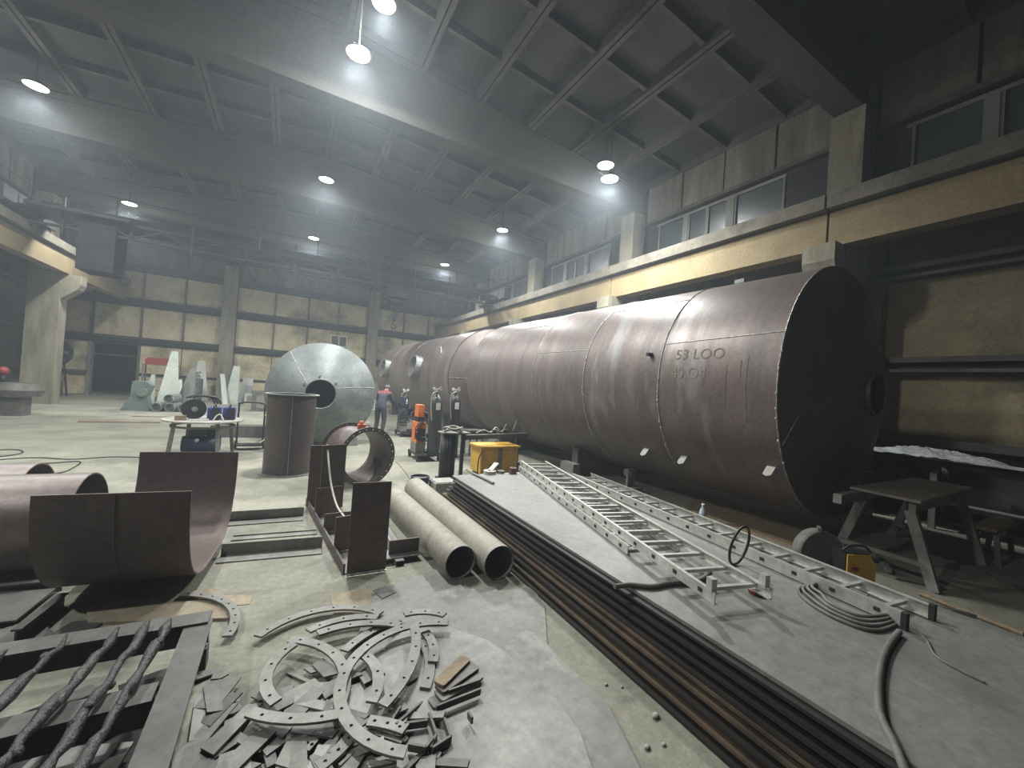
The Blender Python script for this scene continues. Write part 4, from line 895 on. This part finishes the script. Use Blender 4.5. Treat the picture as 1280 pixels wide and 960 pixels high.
for i in range(26):
    x, y = rk.uniform(640,900), rk.uniform(760,955)
    if y < 790+(x-690)*0.45 or y-770 < (x-715)*0.87: continue
    p = pz(x,y,0.0); s_ = rk.uniform(0.008,0.02)
    tag(MB().sphere(p+V(0,0,s_*0.6),s_,8,(1.3,1,0.6)).build('pebble', M_CONC), 'small pale pebble on the concrete floor by the sheet stack', 'pebble', 'pebbles beside the stack')
# ================================================================== MIDDLE: WELDING CARTS, CYLINDERS, WORKER
def gas_cylinder(base, label, m=M_CYL, h=1.38, r=0.11, regulator=True, tilt=(0,0)):
    t = thing('gas_cylinder', label, 'gas cylinder', base, None)
    MB().lathe([(0.001,0),(r*0.95,0.0),(r,0.03),(r,h-0.24),(r*0.93,h-0.16),(r*0.72,h-0.08),(r*0.4,h-0.03),(0.035,h),(0.03,h+0.03)],base,n=24).build('body', m, t)
    MB().cyl(base+V(0,0,h+0.03),base+V(0,0,h+0.12),0.022,n=10).build('valve', M_WFR, t)
    MB().box(base+V(-0.05,-r-0.002,h-0.36),base+V(0.05,-r+0.012,h-0.20)).build('label_sticker', M_WHITE, t)
    if regulator:
        rg = MB().cyl(base+V(-0.03,-0.03,h+0.07),base+V(-0.03,-0.12,h+0.07),0.04,n=14).build('regulator', M_WFR, t)
        MB().cyl(base+V(-0.09,-0.06,h+0.12),base+V(-0.09,-0.09,h+0.12),0.035,n=14).build('gauge', M_WHITE, rg); MB().cyl(base+V(0.05,-0.06,h+0.12),base+V(0.05,-0.09,h+0.12),0.035,n=14).build('gauge', M_WHITE, rg)
        MB().bar(base+V(-0.05,-0.08,h+0.08),base+V(0.06,-0.10,h+0.18),0.012,0.012).build('valve_key', M_WHITE, rg)
    MB().tube(smooth_path([base+V(-0.03,-0.12,h+0.07),base+V(-0.16,-0.14,h-0.02),base+V(-0.17,-0.14,h-0.3),base+V(-0.13,-0.14,h-0.6)]),0.010,6).build('gas_hose', M_HOSE, t)
    return t
def welding_cart(base, label, body_m, cyl=True, cyl_label=None, rz=0.0):
    t = thing('welding_cart', label, 'welding machine', base); b = V(base)
    MB().box(b+V(-0.31,-0.38,0.12),b+V(0.22,0.42,0.16)).build('platform', M_BLACK, t)
    for sx in (-0.29,0.2):
        for y, r_ in ((-0.32,0.06),(0.34,0.09)): 
            w_ = MB().cyl(b+V(sx-0.02,y,r_+0.001),b+V(sx+0.02,y,r_+0.001),r_,n=16).build('wheel', M_RUBB, t)
    b = b+V(-0.09,0.16,0)
    MB().box(b+V(-0.21,-0.30,0.161),b+V(0.02,0.12,0.40)).build('cooler', M_LEG, t)
    MB().box(b+V(-0.20,-0.28,0.401),b+V(0.01,0.12,0.86)).build('power_source', body_m, t)
    fp = MB().box(b+V(-0.19,-0.295,0.45),b+V(0.0,-0.282,0.72)).build('front_panel', M_BLACK, t)
    for k in range(3): MB().cyl(b+V(-0.15+0.055*k,-0.296,0.52),b+V(-0.15+0.055*k,-0.315,0.52),0.018,n=10).build('socket', M_GSTEEL, fp)
    MB().box(b+V(-0.16,-0.22,0.861),b+V(-0.02,0.08,0.98)).build('torch_tray', M_BLACK, t)
    MB().box(b+V(-0.17,-0.20,0.981),b+V(-0.03,0.10,1.26)).build('wire_feeder', body_m, t)
    MB().tube(smooth_path([b+V(-0.2,0.12,0.86),b+V(-0.2,0.22,1.05),b+V(0.18,0.22,1.05),b+V(0.18,0.12,0.86)],4),0.014,6).build('push_handle', M_BLACK, t)
    for k in range(3):
        MB().tube(smooth_path([b+V(-0.1+0.03*k,-0.28,0.9),b+V(-0.25,-0.36,0.75-0.1*k),b+V(-0.2,-0.38,0.5),b+V(-0.02+0.05*k,-0.36,0.45),b+V(0.02,-0.33,0.62)]),0.012,6).build('welding_lead', M_BLACK, t)
    b = V(base); MB().box(b+V(-0.055,-0.36,0.161),b+V(0.22,-0.06,0.20)).build('cylinder_shoe', M_BLACK, t)
    return t
cb = pz(541,577,0)+V(-0.06,0.36,0)
welding_cart(cb, 'orange and black welding cart with a dark gas cylinder on it', M_ORANGE)
gas_cylinder(cb+V(0.10,-0.21,0.201), 'dark green gas cylinder with white label on the orange cart', M_CYL, 1.34, 0.15)
gas_cylinder(V(3.62,9.2,0.001), 'black gas cylinder with gauges standing right of the orange cart', M_BLACK, 1.55, 0.145)
cb2 = pz(512,546,0)+V(0,0.3,0)
welding_cart(cb2, 'dark welding cart with hanging leads beside the bending worker', M_DBLUE)
gas_cylinder(cb2+V(0.05,0.75,0.001), 'dark gas cylinder standing behind the dark welding cart', M_BLACK, 1.36, 0.11)
# ---- the worker
def worker(base, face):
    bx_, by, _ = base; t = thing('person', 'worker in navy overalls with red shoulders bending over a cart', 'person', base)
    J = {'pel':(0,0,0.92),'sp1':(0.05,0,1.05),'sp2':(0.14,0,1.19),'ch':(0.23,0,1.31),'nk':(0.33,0,1.40),'hd':(0.40,0,1.47),'ht':(0.44,0,1.57),
         'hl':(0,0.10,0.88),'kl':(0.06,0.12,0.48),'al':(0.0,0.13,0.09),'fl':(0.13,0.14,0.045),'hr':(0,-0.10,0.88),'kr':(0.02,-0.13,0.48),'ar':(-0.10,-0.13,0.09),'fr':(0.04,-0.15,0.045),
         'sl':(0.23,0.19,1.33),'el':(0.32,0.26,1.08),'wl':(0.52,0.20,0.98),'hdl':(0.60,0.18,0.96),'sr':(0.23,-0.19,1.33),'er':(0.34,-0.26,1.08),'wr':(0.54,-0.18,1.00),'hdr':(0.62,-0.15,0.98)}
    E = [('pel','sp1'),('sp1','sp2'),('sp2','ch'),('ch','nk'),('nk','hd'),('hd','ht'),('pel','hl'),('hl','kl'),('kl','al'),('al','fl'),('pel','hr'),('hr','kr'),('kr','ar'),('ar','fr'),
         ('ch','sl'),('sl','el'),('el','wl'),('wl','hdl'),('ch','sr'),('sr','er'),('er','wr'),('wr','hdr')]
    RD = {'pel':.15,'sp1':.145,'sp2':.16,'ch':.165,'nk':.062,'hd':.09,'ht':.075,'hl':.11,'kl':.075,'al':.06,'fl':.045,'hr':.11,'kr':.075,'ar':.06,'fr':.045,'sl':.08,'el':.06,'wl':.043,'hdl':.03,'sr':.08,'er':.06,'wr':.043,'hdr':.03}
    # five fingers on each hand
    for s_, w_ in (('l',1),('r',-1)):
        h = V(J['hd'+s_])
        for k in range(4):
            n1, n2 = 'f%s%da' % (s_,k), 'f%s%db' % (s_,k); dy = (-0.027+0.018*k)
            J[n1] = tuple(h+V(0.045,dy,0.0)); J[n2] = tuple(h+V(0.08+0.008*(k in (1,2)),dy,-0.03)); RD[n1] = .009; RD[n2] = .008; E += [('hd'+s_,n1),(n1,n2)]
        n1, n2 = 'f%sta' % s_, 'f%stb' % s_; J[n1] = tuple(h+V(0.01,-0.035*w_,0.0)); J[n2] = tuple(h+V(0.045,-0.05*w_,-0.01)); RD[n1] = .011; RD[n2] = .009; E += [('hd'+s_,n1),(n1,n2)]
    names = list(J); me = bpy.data.meshes.new('body'); me.from_pydata([J[n] for n in names],[(names.index(a),names.index(b)) for a, b in E],[])
    o = bpy.data.objects.new('body_tmp', me); col.objects.link(o)
    sk = o.modifiers.new('s','SKIN'); sk.use_smooth_shade = True
    for n, sv in zip(names, me.skin_vertices[0].data): sv.radius = (RD[n],RD[n]); sv.use_root = (n == 'pel')
    ss = o.modifiers.new('d','SUBSURF'); ss.levels = 2; ss.render_levels = 2
    bpy.context.view_layer.update(); dg = bpy.context.evaluated_depsgraph_get()
    m2 = bpy.data.meshes.new_from_object(o.evaluated_get(dg)); bpy.data.objects.remove(o)
    m2.materials.clear()
    for m in (M_TROUS,M_JACKET,M_SKIN,M_STRIPE,M_BLACK): m2.materials.append(m)
    for p in m2.polygons:
        c = p.center; i = 1
        if c.z < 0.90 and c.x < 0.3: i = 0
        if c.z < 0.11: i = 4
        if c.z + c.x > 1.74 and c.z > 1.33: i = 2
        elif c.z > 1.34: i = 3
        if c.x > 0.55 and c.z < 1.1: i = 2
        p.material_index = i; p.use_smooth = True
    b = bpy.data.objects.new('body', m2); col.objects.link(b); b.parent = t; LOC[b.name] = V(base)
    B = V(base)
    MB().lathe([(0.115,0.0),(0.112,0.05),(0.085,0.10),(0.03,0.125),(0.001,0.13)],B+V(0.40,0,1.50),(0.42,0,1),16).build('cap', M_DBROWN, b)
    MB().sphere(B+V(0.51,0,1.46),0.018,8,(1.2,0.8,1)).build('nose', M_SKIN, b)
    for s_ in (-1,1):
        MB().sphere(B+V(0.492,0.035*s_,1.50),0.012,8).build('eye', M_BLACK, b); MB().sphere(B+V(0.40,0.095*s_,1.48),0.025,8,(0.8,0.35,1.2)).build('ear', M_SKIN, b)
    MB().bar(B+V(0.482,-0.025,1.42),B+V(0.482,0.025,1.42),0.012,0.008).build('mouth', M_STRIPE, b)
    t.rotation_euler = (0,0,face); return t
worker(pz(479,543,0)+V(-0.16,-0.12,0), math.radians(55))
# ---- bench of posts with hoses, concrete block, bucket, yellow box
pb = pz(562,600,0)
t = thing('pipe_stand', 'black stand of two thick pipe posts with tangled hoses on top', 'stand', pb)
MB().cyl(pb+V(-0.10,0.1,0.03),pb+V(-0.10,0.1,0.86),0.09,n=20).build('pipe_post', M_BLACK, t); MB().cyl(pb+V(0.08,0.16,0.03),pb+V(0.08,0.16,0.86),0.06,n=18).build('pipe_post', M_BLACK, t)
MB().bar(pb+V(0.26,0.12,0.03),pb+V(0.26,0.12,0.86),0.06,0.06).build('square_post', M_BLACK, t); MB().box(pb+V(-0.2,-0.02,0),pb+V(0.32,0.26,0.029)).build('foot_plate', M_BLACK, t)
MB().box(pb+V(-0.2,-0.02,0.861),pb+V(0.36,0.28,0.885)).build('top_plate', M_LEG, t)
MB().bar(pb+V(0.30,0.14,0.78),pb+V(1.95,0.5,0.78),0.10,0.09).build('side_arm', M_SCRAP, t)
MB().bar(pb+V(1.70,0.48,0.0),pb+V(1.70,0.48,0.735),0.07,0.07).build('arm_post', M_BLACK, t)
rh = random.Random(5)
for k in range(6):
    c = pb+V(0.05,0.1,0.90+0.012*k); a0 = rh.random()*6
    tag(MB().tube([c+V((0.16+0.05*rh.random())*math.cos(a0+a),0.12*math.sin(a0+a),0.02*math.sin(3*a)+0.014) for a in [2*PI*i/18 for i in range(18)]],0.011,6,True).build('hose_loop', M_HOSE if k % 2 else M_CABLE), ('pale' if k % 2 else 'grey')+' hose loop tangled on top of the black pipe stand', 'hose', 'hoses on the pipe stand')
for k in range(3):
    p = pb+V(0.6+0.3*k,0.25+0.08*k,0.85); tag(MB().tube(smooth_path([p,p+V(0.15,0,0.06),p+V(0.35,0.05,0.01),p+V(0.5,0.15,0.1+0.06*k),p+V(0.62,0.2,0.04)]),0.012,6).build('cable', M_CABLE if k else M_HOSE), 'cable lying along the side arm of the pipe stand', 'cable', 'cables on the side arm')
q = pz(553,622,0); tag(MB().box(q+V(-0.12,0,0),q+V(0.25,0.35,0.22)).box(q+V(-0.10,0.02,0.2201),q+V(0.23,0.33,0.232)).build('concrete_block', M_CONC), 'square concrete block on the floor at the corner of the sheet stack', 'block')
q = pz(531,622,0)+V(-0.02,0.25,0); t = thing('bucket', 'dark blue bucket standing behind the long pipes', 'bucket', q)
MB().lathe([(0.001,0.006),(0.11,0.006),(0.145,0.28),(0.152,0.28),(0.152,0.27),(0.118,0.0),(0.001,0.0)],q,n=28).build('pail', M_DBLUE, t)
MB().tube([q+V(0.15*math.cos(a),0.15*math.sin(a)*0.98,0.275-0.02*math.sin(a)) for a in [PI+PI*i/12 for i in range(13)]],0.005,5).build('handle', M_GSTEEL, t)
MB().lathe([(0.001,0.24),(0.139,0.24)],q,n=24).build('contents', M_PLATE, t)
q = V(3.86,7.38,0); t = thing('welding_box', 'yellow steel equipment box with black sockets behind the stack', 'equipment box', q)
MB().box(q+V(-0.42,-0.25,0.05),q+V(0.42,0.25,0.56)).build('case', M_YELLOW, t); MB().box(q+V(-0.46,-0.29,0.561),q+V(0.46,0.29,0.60)).build('lid', M_YELLOW, t); MB().box(q+V(-0.38,-0.2,0),q+V(0.38,0.2,0.049)).build('skid', M_BLACK, t)
for k in range(3): MB().cyl(q+V(-0.2+0.08*k,-0.25,0.2),q+V(-0.2+0.08*k,-0.275,0.2),0.028,n=12).build('socket', M_BLACK, t)
MB().box(q+V(-0.05,-0.262,0.14),q+V(0.05,-0.251,0.56)).build('strap', M_LEG, t); MB().tube(smooth_path([q+V(-0.4,-0.26,0.5),q+V(-0.5,-0.32,0.4),q+V(-0.52,-0.33,0.2),q+V(-0.5,-0.3,0.02)]),0.012,6).build('lead', M_BLACK, t)
# things lying on the far end of the top sheet
q = pz(612,592,ZT); t = thing('lifting_clamp', 'pale steel plate clamp lying on the top sheet by the yellow box', 'clamp', q)
MB().lathe([(0.03,0),(0.10,0),(0.10,0.05),(0.03,0.05)],q,n=20,closed=True).build('jaw', M_HOSE, t); MB().obox(q+V(0.09,0.05,0.09),0.20,0.09,0.03,0.5,0,-0.5).build('tongue', M_HOSE, t); MB().lathe([(0.02,0),(0.06,0),(0.06,0.04),(0.02,0.04)],q+V(0.2,0.0,0),n=16,closed=True).build('ring', M_WFR, t)
q = pz(641,592,ZT); t = thing('grinding_discs', 'short stack of dark red grinding discs at the ladder end', 'discs', q)
for k in range(3): MB().lathe([(0.012,0.003+0.032*k),(0.062,0.003+0.032*k),(0.065,0.018+0.032*k),(0.06,0.031+0.032*k),(0.012,0.031+0.032*k)],q,n=20,closed=True).build('disc', M_RED if k % 2 else M_DBROWN, t)
tag(MB().tube(smooth_path([pz(583,587,ZT+0.02),pz(592,592,ZT+0.02),pz(605,598,ZT+0.02),pz(617,604,ZT+0.02)]),0.018,6).build('bent_bar', M_WFR), 'pale bent bar lying on the far corner of the top sheet', 'steel bar')
t = thing('steel_stool', 'small grey steel stool frame behind the gas cylinders', 'stool', (4.3,9.45,0))
q = LOC[t.name]
MB().box(q+V(-0.2,-0.2,0.62),q+V(0.2,0.2,0.65)).build('seat', M_LEG, t)
for sx in (-1,1):
    for sy in (-1,1): MB().bar(q+V(0.17*sx,0.17*sy,0.62),q+V(0.17*sx,0.17*sy,0),0.04,0.04).build('leg', M_LEG, t)
tag(MB().tube(smooth_path([pz(*p,0.006) for p in ((495,577),(505,588),(513,600),(517,612))]),0.006,5).build('thin_lead', M_CABLE), 'thin lead on the floor from the pipe section to the bucket', 'cable')

# ================================================================== LEFT MIDDLE: ROUND WORK TABLE
tc = V(-1.42,10.0,0); t = thing('round_table', 'round worn steel work table crowded with blue machines', 'table', tc)
MB().lathe([(0.001,0.72),(0.66,0.72),(0.66,0.75),(0.001,0.75)],tc,n=40,smooth=False).build('table_top', M_CONC, t)
for a in (0.6,2.2,3.75,5.3): MB().bar(tc+V(0.5*math.cos(a),0.5*math.sin(a),0.719),tc+V(0.58*math.cos(a),0.58*math.sin(a),0),0.06,0.06).build('leg', M_LEG, t)
MB().lathe([(0.50,0.60),(0.53,0.60),(0.53,0.64),(0.50,0.64)],tc,n=32,closed=True,smooth=False).build('ring_brace', M_LEG, t)
Z = 0.751
def weld_inverter(q, label, m):
    t = thing('welding_inverter', label, 'welding machine', q)
    MB().box(q+V(-0.10,-0.16,0.01),q+V(0.10,0.16,0.24)).build('case', m, t); MB().box(q+V(-0.01,-0.175,0.0),q+V(0.105,-0.161,0.25)).build('front_bezel', M_BLACK, t)
    MB().cyl(q+V(-0.03,-0.176,0.17),q+V(-0.03,-0.195,0.17),0.025,n=12).build('dial', M_BLACK, t); MB().tube(smooth_path([q+V(0,-0.13,0.24),q+V(0,-0.1,0.29),q+V(0,0.1,0.29),q+V(0,0.13,0.24)]),0.012,6).build('handle', M_BLACK, t)
    for sx in (-1,1): MB().cyl(q+V(0.05*sx,-0.176,0.06),q+V(0.05*sx,-0.2,0.06),0.02,n=10).build('socket', M_BLACK, t)
weld_inverter(tc+V(0.17,-0.06,Z), 'bright blue welding machine in the middle of the round table', M_BLUE)
weld_inverter(tc+V(0.41,0.02,Z), 'blue and black welding machine at the rim of the round table', M_BLUE)
q = tc+V(-0.17,-0.05,Z); t = thing('wire_reel', 'big black wire reel standing on the round table', 'reel', q)
ra = V(0.35,-0.94,0).normalized(); MB().cyl(q+V(0,0.0,0.20)-ra*0.05,q+V(0,0,0.20)+ra*0.05,0.198,n=36).build('drum', M_BLACK, t); MB().cyl(q+V(0,0,0.20)+ra*0.051,q+V(0,0,0.20)+ra*0.075,0.05,n=16).build('hub', M_LEG, t)
for k in range(3):
    c = q+V(0.05*k,0.1,0.405); tag(MB().tube(smooth_path([c+V(-0.15,0,0.012),c+V(-0.05,0.03,0.05),c+V(0.10,0,0.05),c+V(0.25,0.03,0.02),c+V(0.32,0.03,-0.10)]),0.02,6).build('cable', M_BLACK), 'black cable thrown over the wire reel on the round table', 'cable', 'cables over the wire reel')
tag(MB().obox(tc+V(-0.32,-0.32,Z+0.045),0.17,0.10,0.09,0.2).build('wood_block', M_WOOD), 'small wooden block near the rim of the round table', 'block')
tag(MB().obox(tc+V(-0.02,-0.40,Z+0.02),0.30,0.035,0.03,0.35).build('white_stick', M_WHITE), 'white stick lying on the round table before the reel', 'stick')
tag(MB().tube(smooth_path([tc+V(0.2,-0.4,Z+0.013),tc+V(0.24,-0.35,Z+0.10),tc+V(0.3,-0.32,Z+0.12),tc+V(0.36,-0.38,Z+0.013)]),0.012,6).build('short_hose', M_HOSE), 'short pale hose arched on the round table', 'hose')
q = tc+V(0,0.0,0); t = thing('air_compressor', 'dark blue air compressor under the round table', 'compressor', q)
MB().cyl(q+V(-0.30,-0.1,0.26),q+V(0.30,-0.1,0.26),0.16,n=24).build('tank', M_DBLUE, t); MB().box(q+V(-0.2,-0.2,0.421),q+V(0.05,0.02,0.58)).build('motor', M_BLACK, t); MB().cyl(q+V(0.15,-0.08,0.42),q+V(0.15,-0.08,0.57),0.09,n=16).build('pump_head', M_BLACK, t)
for sx in (-0.22,0.22): MB().box(q+V(sx-0.03,-0.22,0),q+V(sx+0.03,0.02,0.12)).build('foot', M_BLACK, t)
MB().cyl(q+V(-0.05,-0.25,0.36),q+V(-0.05,-0.28,0.36),0.035,n=12).build('gauge', M_WHITE, t)
q = tc+V(0.75,0.78,0); t = thing('tube_trolley', 'black tube-frame trolley standing at the round table', 'trolley', q)
MB().tube(smooth_path([q+V(-0.25,0,0.1),q+V(-0.25,0,0.9),q+V(-0.2,0,1.05),q+V(0.2,0,1.05),q+V(0.25,0,0.9),q+V(0.25,0,0.1)],5),0.02,7).build('frame', M_BLACK, t); MB().box(q+V(-0.25,-0.2,0.09),q+V(0.25,0.12,0.12)).build('plate', M_BLACK, t)
for sx in (-1,1): MB().cyl(q+V(0.27*sx-0.02,0.05,0.09),q+V(0.27*sx+0.02,0.05,0.09),0.088,n=16).build('wheel', M_RUBB, t)
MB().tube(smooth_path([q+V(0.25,0,0.8),q+V(0.36,-0.05,0.6),q+V(0.34,-0.05,0.3),q+V(0.2,-0.1,0.15)]),0.016,6).build('hanging_cable', M_HOSE, t)
# hoses on the open floor
for k, pts in enumerate((((-30,577),(40,572),(90,574),(140,571),(185,572)),((10,581),(60,579),(100,577),(85,588),(68,592)),((-20,563),(20,562),(28,566),(5,570),(-20,571)))):
    tag(MB().tube(smooth_path([pz(*p,0.009) for p in pts]),0.009,6).build('floor_hose', M_BLACK), 'black hose snaking over the open floor behind the cylinders', 'hose', 'hoses on the open floor')
tag(MB().bar(pz(98,527,0.02),pz(200,528,0.02),0.12,0.035).build('long_plank', M_WOOD), 'long pale plank lying on the open floor towards the doorway', 'plank')
tag(MB().bar(pz(165,520,0.02),pz(215,521,0.02),0.10,0.03).build('short_plank', M_CARD), 'short plank lying beside the grey-green machine', 'plank')
tag(MB().obox(pz(309,547,0)+V(0,0.2,0.15),1.6,0.4,0.3,-0.1).build('steel_billet', M_SCRAP), 'dark steel billet lying left of the upright drum', 'steel block')
# ================================================================== FAR LEFT CLUTTER
def wedge(base, w0, w1, h, th_, label, lean=0.1, rz=0.0, m=M_PALEG):
    b = V(base); mb = MB().eprism([V(-w0/2,0,0),V(w0/2,0,0),V(w1/2+w0*0.1,lean,h),V(-w1/2+w0*0.1,lean,h)],(0,th_,0)); mb.xform(Matrix.Translation(b) @ Matrix.Rotation(rz,4,'Z'))
    return tag(mb.build('wedge_plate', m), label, 'steel plate')
W0 = pz(200,514,0)+V(0,0.9,0)
wedge(W0, 0.75,0.22,2.35,0.05,'tall pale tapered plate standing near the grey-green machine',0.5,0.1)
wedge(W0+V(0.42,0.5,0), 0.7,0.2,1.7,0.05,'grey tapered plate leaning behind the tall pale one',0.4,-0.3,M_GSTEEL)
wedge(W0+V(-0.62,0.25,0), 0.4,0.12,1.35,0.05,'narrow pale plate behind the grey-green machine',0.2,0.0)
wedge(pz(238,503,0)+V(0.1,1.3,0), 0.8,0.3,2.1,0.06,'pale tapered plate standing behind the chained drum',0.4,0.3)
wedge(pz(222,507,0), 0.35,0.1,1.15,0.05,'small pale pointed plate left of the chained drum',0.3,0.2)
wedge(pz(297,500,0)+V(0,-3.2,0), 0.62,0.30,1.95,0.05,'pale folded plate standing right of the far column',0.3,-0.2)
wedge(pz(286,503,0)+V(0,-1.4,0), 0.24,0.2,1.5,0.05,'pale narrow strip leaning by the far column',0.6,0.5)
wedge(pz(311,500,0)+V(0,-2.6,0), 0.7,0.45,1.35,0.05,'grey rounded plate standing by the pale folded plate',0.3,0.0,M_GSTEEL)
q = W0+V(-0.62,-0.95,0); t = thing('shear_machine', 'grey-green machine with splayed foot by the tall pale plate', 'machine', q)
MB().eprism([q+V(-0.5,0,0),q+V(0.35,0,0),q+V(0.22,0,0.55),q+V(0.35,0,0.95),q+V(0.15,0,1.1),q+V(-0.22,0,1.1),q+V(-0.25,0,0.55)],(0,0.45,0)).build('frame', M_GREEN, t)
MB().cyl(q+V(0.1,-0.04,0.7),q+V(0.1,-0.15,0.7),0.16,n=18).build('flywheel', M_GREEN, t)
for k, (dx, dz) in enumerate(((0.55,0.17),(0.95,0.17),(1.35,0.17),(0.9,0.50))):
    tag(MB().pipe(q+V(dx,-0.2,dz),q+V(dx+0.05,0.8,dz),0.165,0.02,20).build('pipe_offcut', M_GSTEEL), 'grey pipe offcut piled beside the grey-green machine', 'pipe', 'pipe offcuts by the machine')
t = thing('tool_shelf', 'steel shelf against the end wall near the doorway', 'shelf', (-5.3,24.5,0)); q = V(-5.3,24.5,0)
for sx in (-0.6,0.6):
    for y in (0,0.4): MB().bar(q+V(sx,y,0),q+V(sx,y,1.699),0.05,0.05).build('post', M_LEG, t)
for z in (0.5,1.1,1.7): MB().box(q+V(-0.65,-0.05,z),q+V(0.65,0.45,z+0.04)).build('shelf_board', M_LEG, t)
tag(MB().box(q+V(-0.55,0,1.741),q+V(0.6,0.4,2.0)).box(q+V(-0.5,0.15,2.0),q+V(0.55,0.25,2.06)).build('tool_box', M_RED), 'long red tool box on top of the steel shelf', 'tool box')
q = pz(238,502,0)+V(0.05,0.0,0); t = thing('steel_drum', 'dark upright drum topped with pale chain by the end wall', 'drum', q)
MB().lathe([(0.001,0),(0.40,0),(0.40,1.15),(0.42,1.17),(0.36,1.17),(0.001,1.15)],q,n=28).build('body', M_SCRAP, t)
for k in range(10):
    a = k*0.7; MB().tube([q+V(0.2*math.cos(a)+0.08*math.cos(b),0.2*math.sin(a)+0.08*math.sin(b),1.25+0.06*k % 0.3+0.04*math.sin(b+k)) for b in [2*PI*i/10 for i in range(10)]],0.022,5,True).build('chain_link', M_WFR, t)
q = V(-9.6,26.6,0); t = thing('drum_fan', 'round black drum fan on a stand by the doorway', 'fan', q)
MB().lathe([(0.62,-0.2),(0.66,0),(0.62,0.2),(0.58,0.2),(0.58,-0.2)],q+V(0,0,2.0),(0.3,-1,0),28,True,True).build('drum', M_BLACK, t)
for k in range(5):
    a = 2*PI*k/5; MB().obox(q+V(0.28*math.cos(a),-0.02,2.0+0.28*math.sin(a)),0.5,0.03,0.16,0,0.4,-a).build('blade', M_LEG, t)
MB().lathe([(0.001,0.05),(0.585,0.05)],q+V(0,0,2.0),(-0.3,1,0),28).build('back_guard', M_BLACK, t)
for sx in (-0.4,0.4): MB().bar(q+V(sx,0,1.5),q+V(sx*1.4,0,0),0.06,0.06).build('leg', M_BLACK, t)
t = thing('scrap_bin', 'low dark bin of wire and scrap beside the doorway', 'bin', (-9.8,26.0,0)); q = V(-9.8,26.0,0)
MB().box(q+V(-0.7,-0.4,0),q+V(0.7,0.4,0.7)).build('bin_body', M_SCRAP, t)
for k in range(8): MB().tube([q+V(-0.5+0.14*k,0,0.7),q+V(-0.5+0.14*k+random.uniform(-.3,.5),random.uniform(-.2,.2),random.uniform(1.2,2.2))],0.02,5).build('protruding_rod', M_LEG, t)
q = pz(10,520,0); t = thing('bench_grinder', 'dark pedestal machine with red guard at the left column', 'machine', q)
MB().box(q+V(-0.35,0,0),q+V(0.25,0.5,0.55)).build('pedestal', M_SCRAP, t); MB().lathe([(0.001,0.56),(0.5,0.56),(0.56,0.75),(0.4,0.95),(0.001,0.98)],q+V(0,0.3,0),n=20).build('hood', M_SCRAP, t); MB().sphere(q+V(-0.25,0.2,1.28),0.13,12).build('red_guard', M_RED, t); MB().cyl(q+V(-0.25,0.2,0.92),q+V(-0.25,0.2,1.2),0.06,n=10).build('neck', M_BLACK, t)
# machines and shelves left of / behind the grey vessel
rc = random.Random(31)
for k, (x, y, w_, h, m, nm, lb) in enumerate(((330,500,0.9,0.9,M_SCRAP,'floor_machine','dark machine base left of the grey conical vessel'),(314,505,0.6,0.55,M_PALEG,'pale_casting','pale crumpled casting left of the grey conical vessel'),(470,500,0.7,1.9,M_SCRAP,'cabinet','dark cabinet behind the bending worker'),(462,512,0.45,0.6,M_WHITE,'white_box','white box on the floor left of the bending worker'))):
    q = pz(x,y,0)
    if q.y > 26.5: q = q*((25.0 if x > 400 else 21.0)/q.y); q.z = 0
    t = thing(nm, lb, nm.split('_')[-1], q)
    MB().box(q+V(-w_/2,-0.3,0),q+V(w_/2,0.3,h)).build('body', m, t)
    MB().box(q+V(-w_*0.3,-0.32,h*0.15),q+V(w_*0.3,-0.301,h*0.8)).build('front_panel', M_LEG, t)
    MB().cyl(q+V(0.1,0,h),q+V(0.1,0,h+0.18),0.12,n=12).build('top_knob', M_BLACK, t)
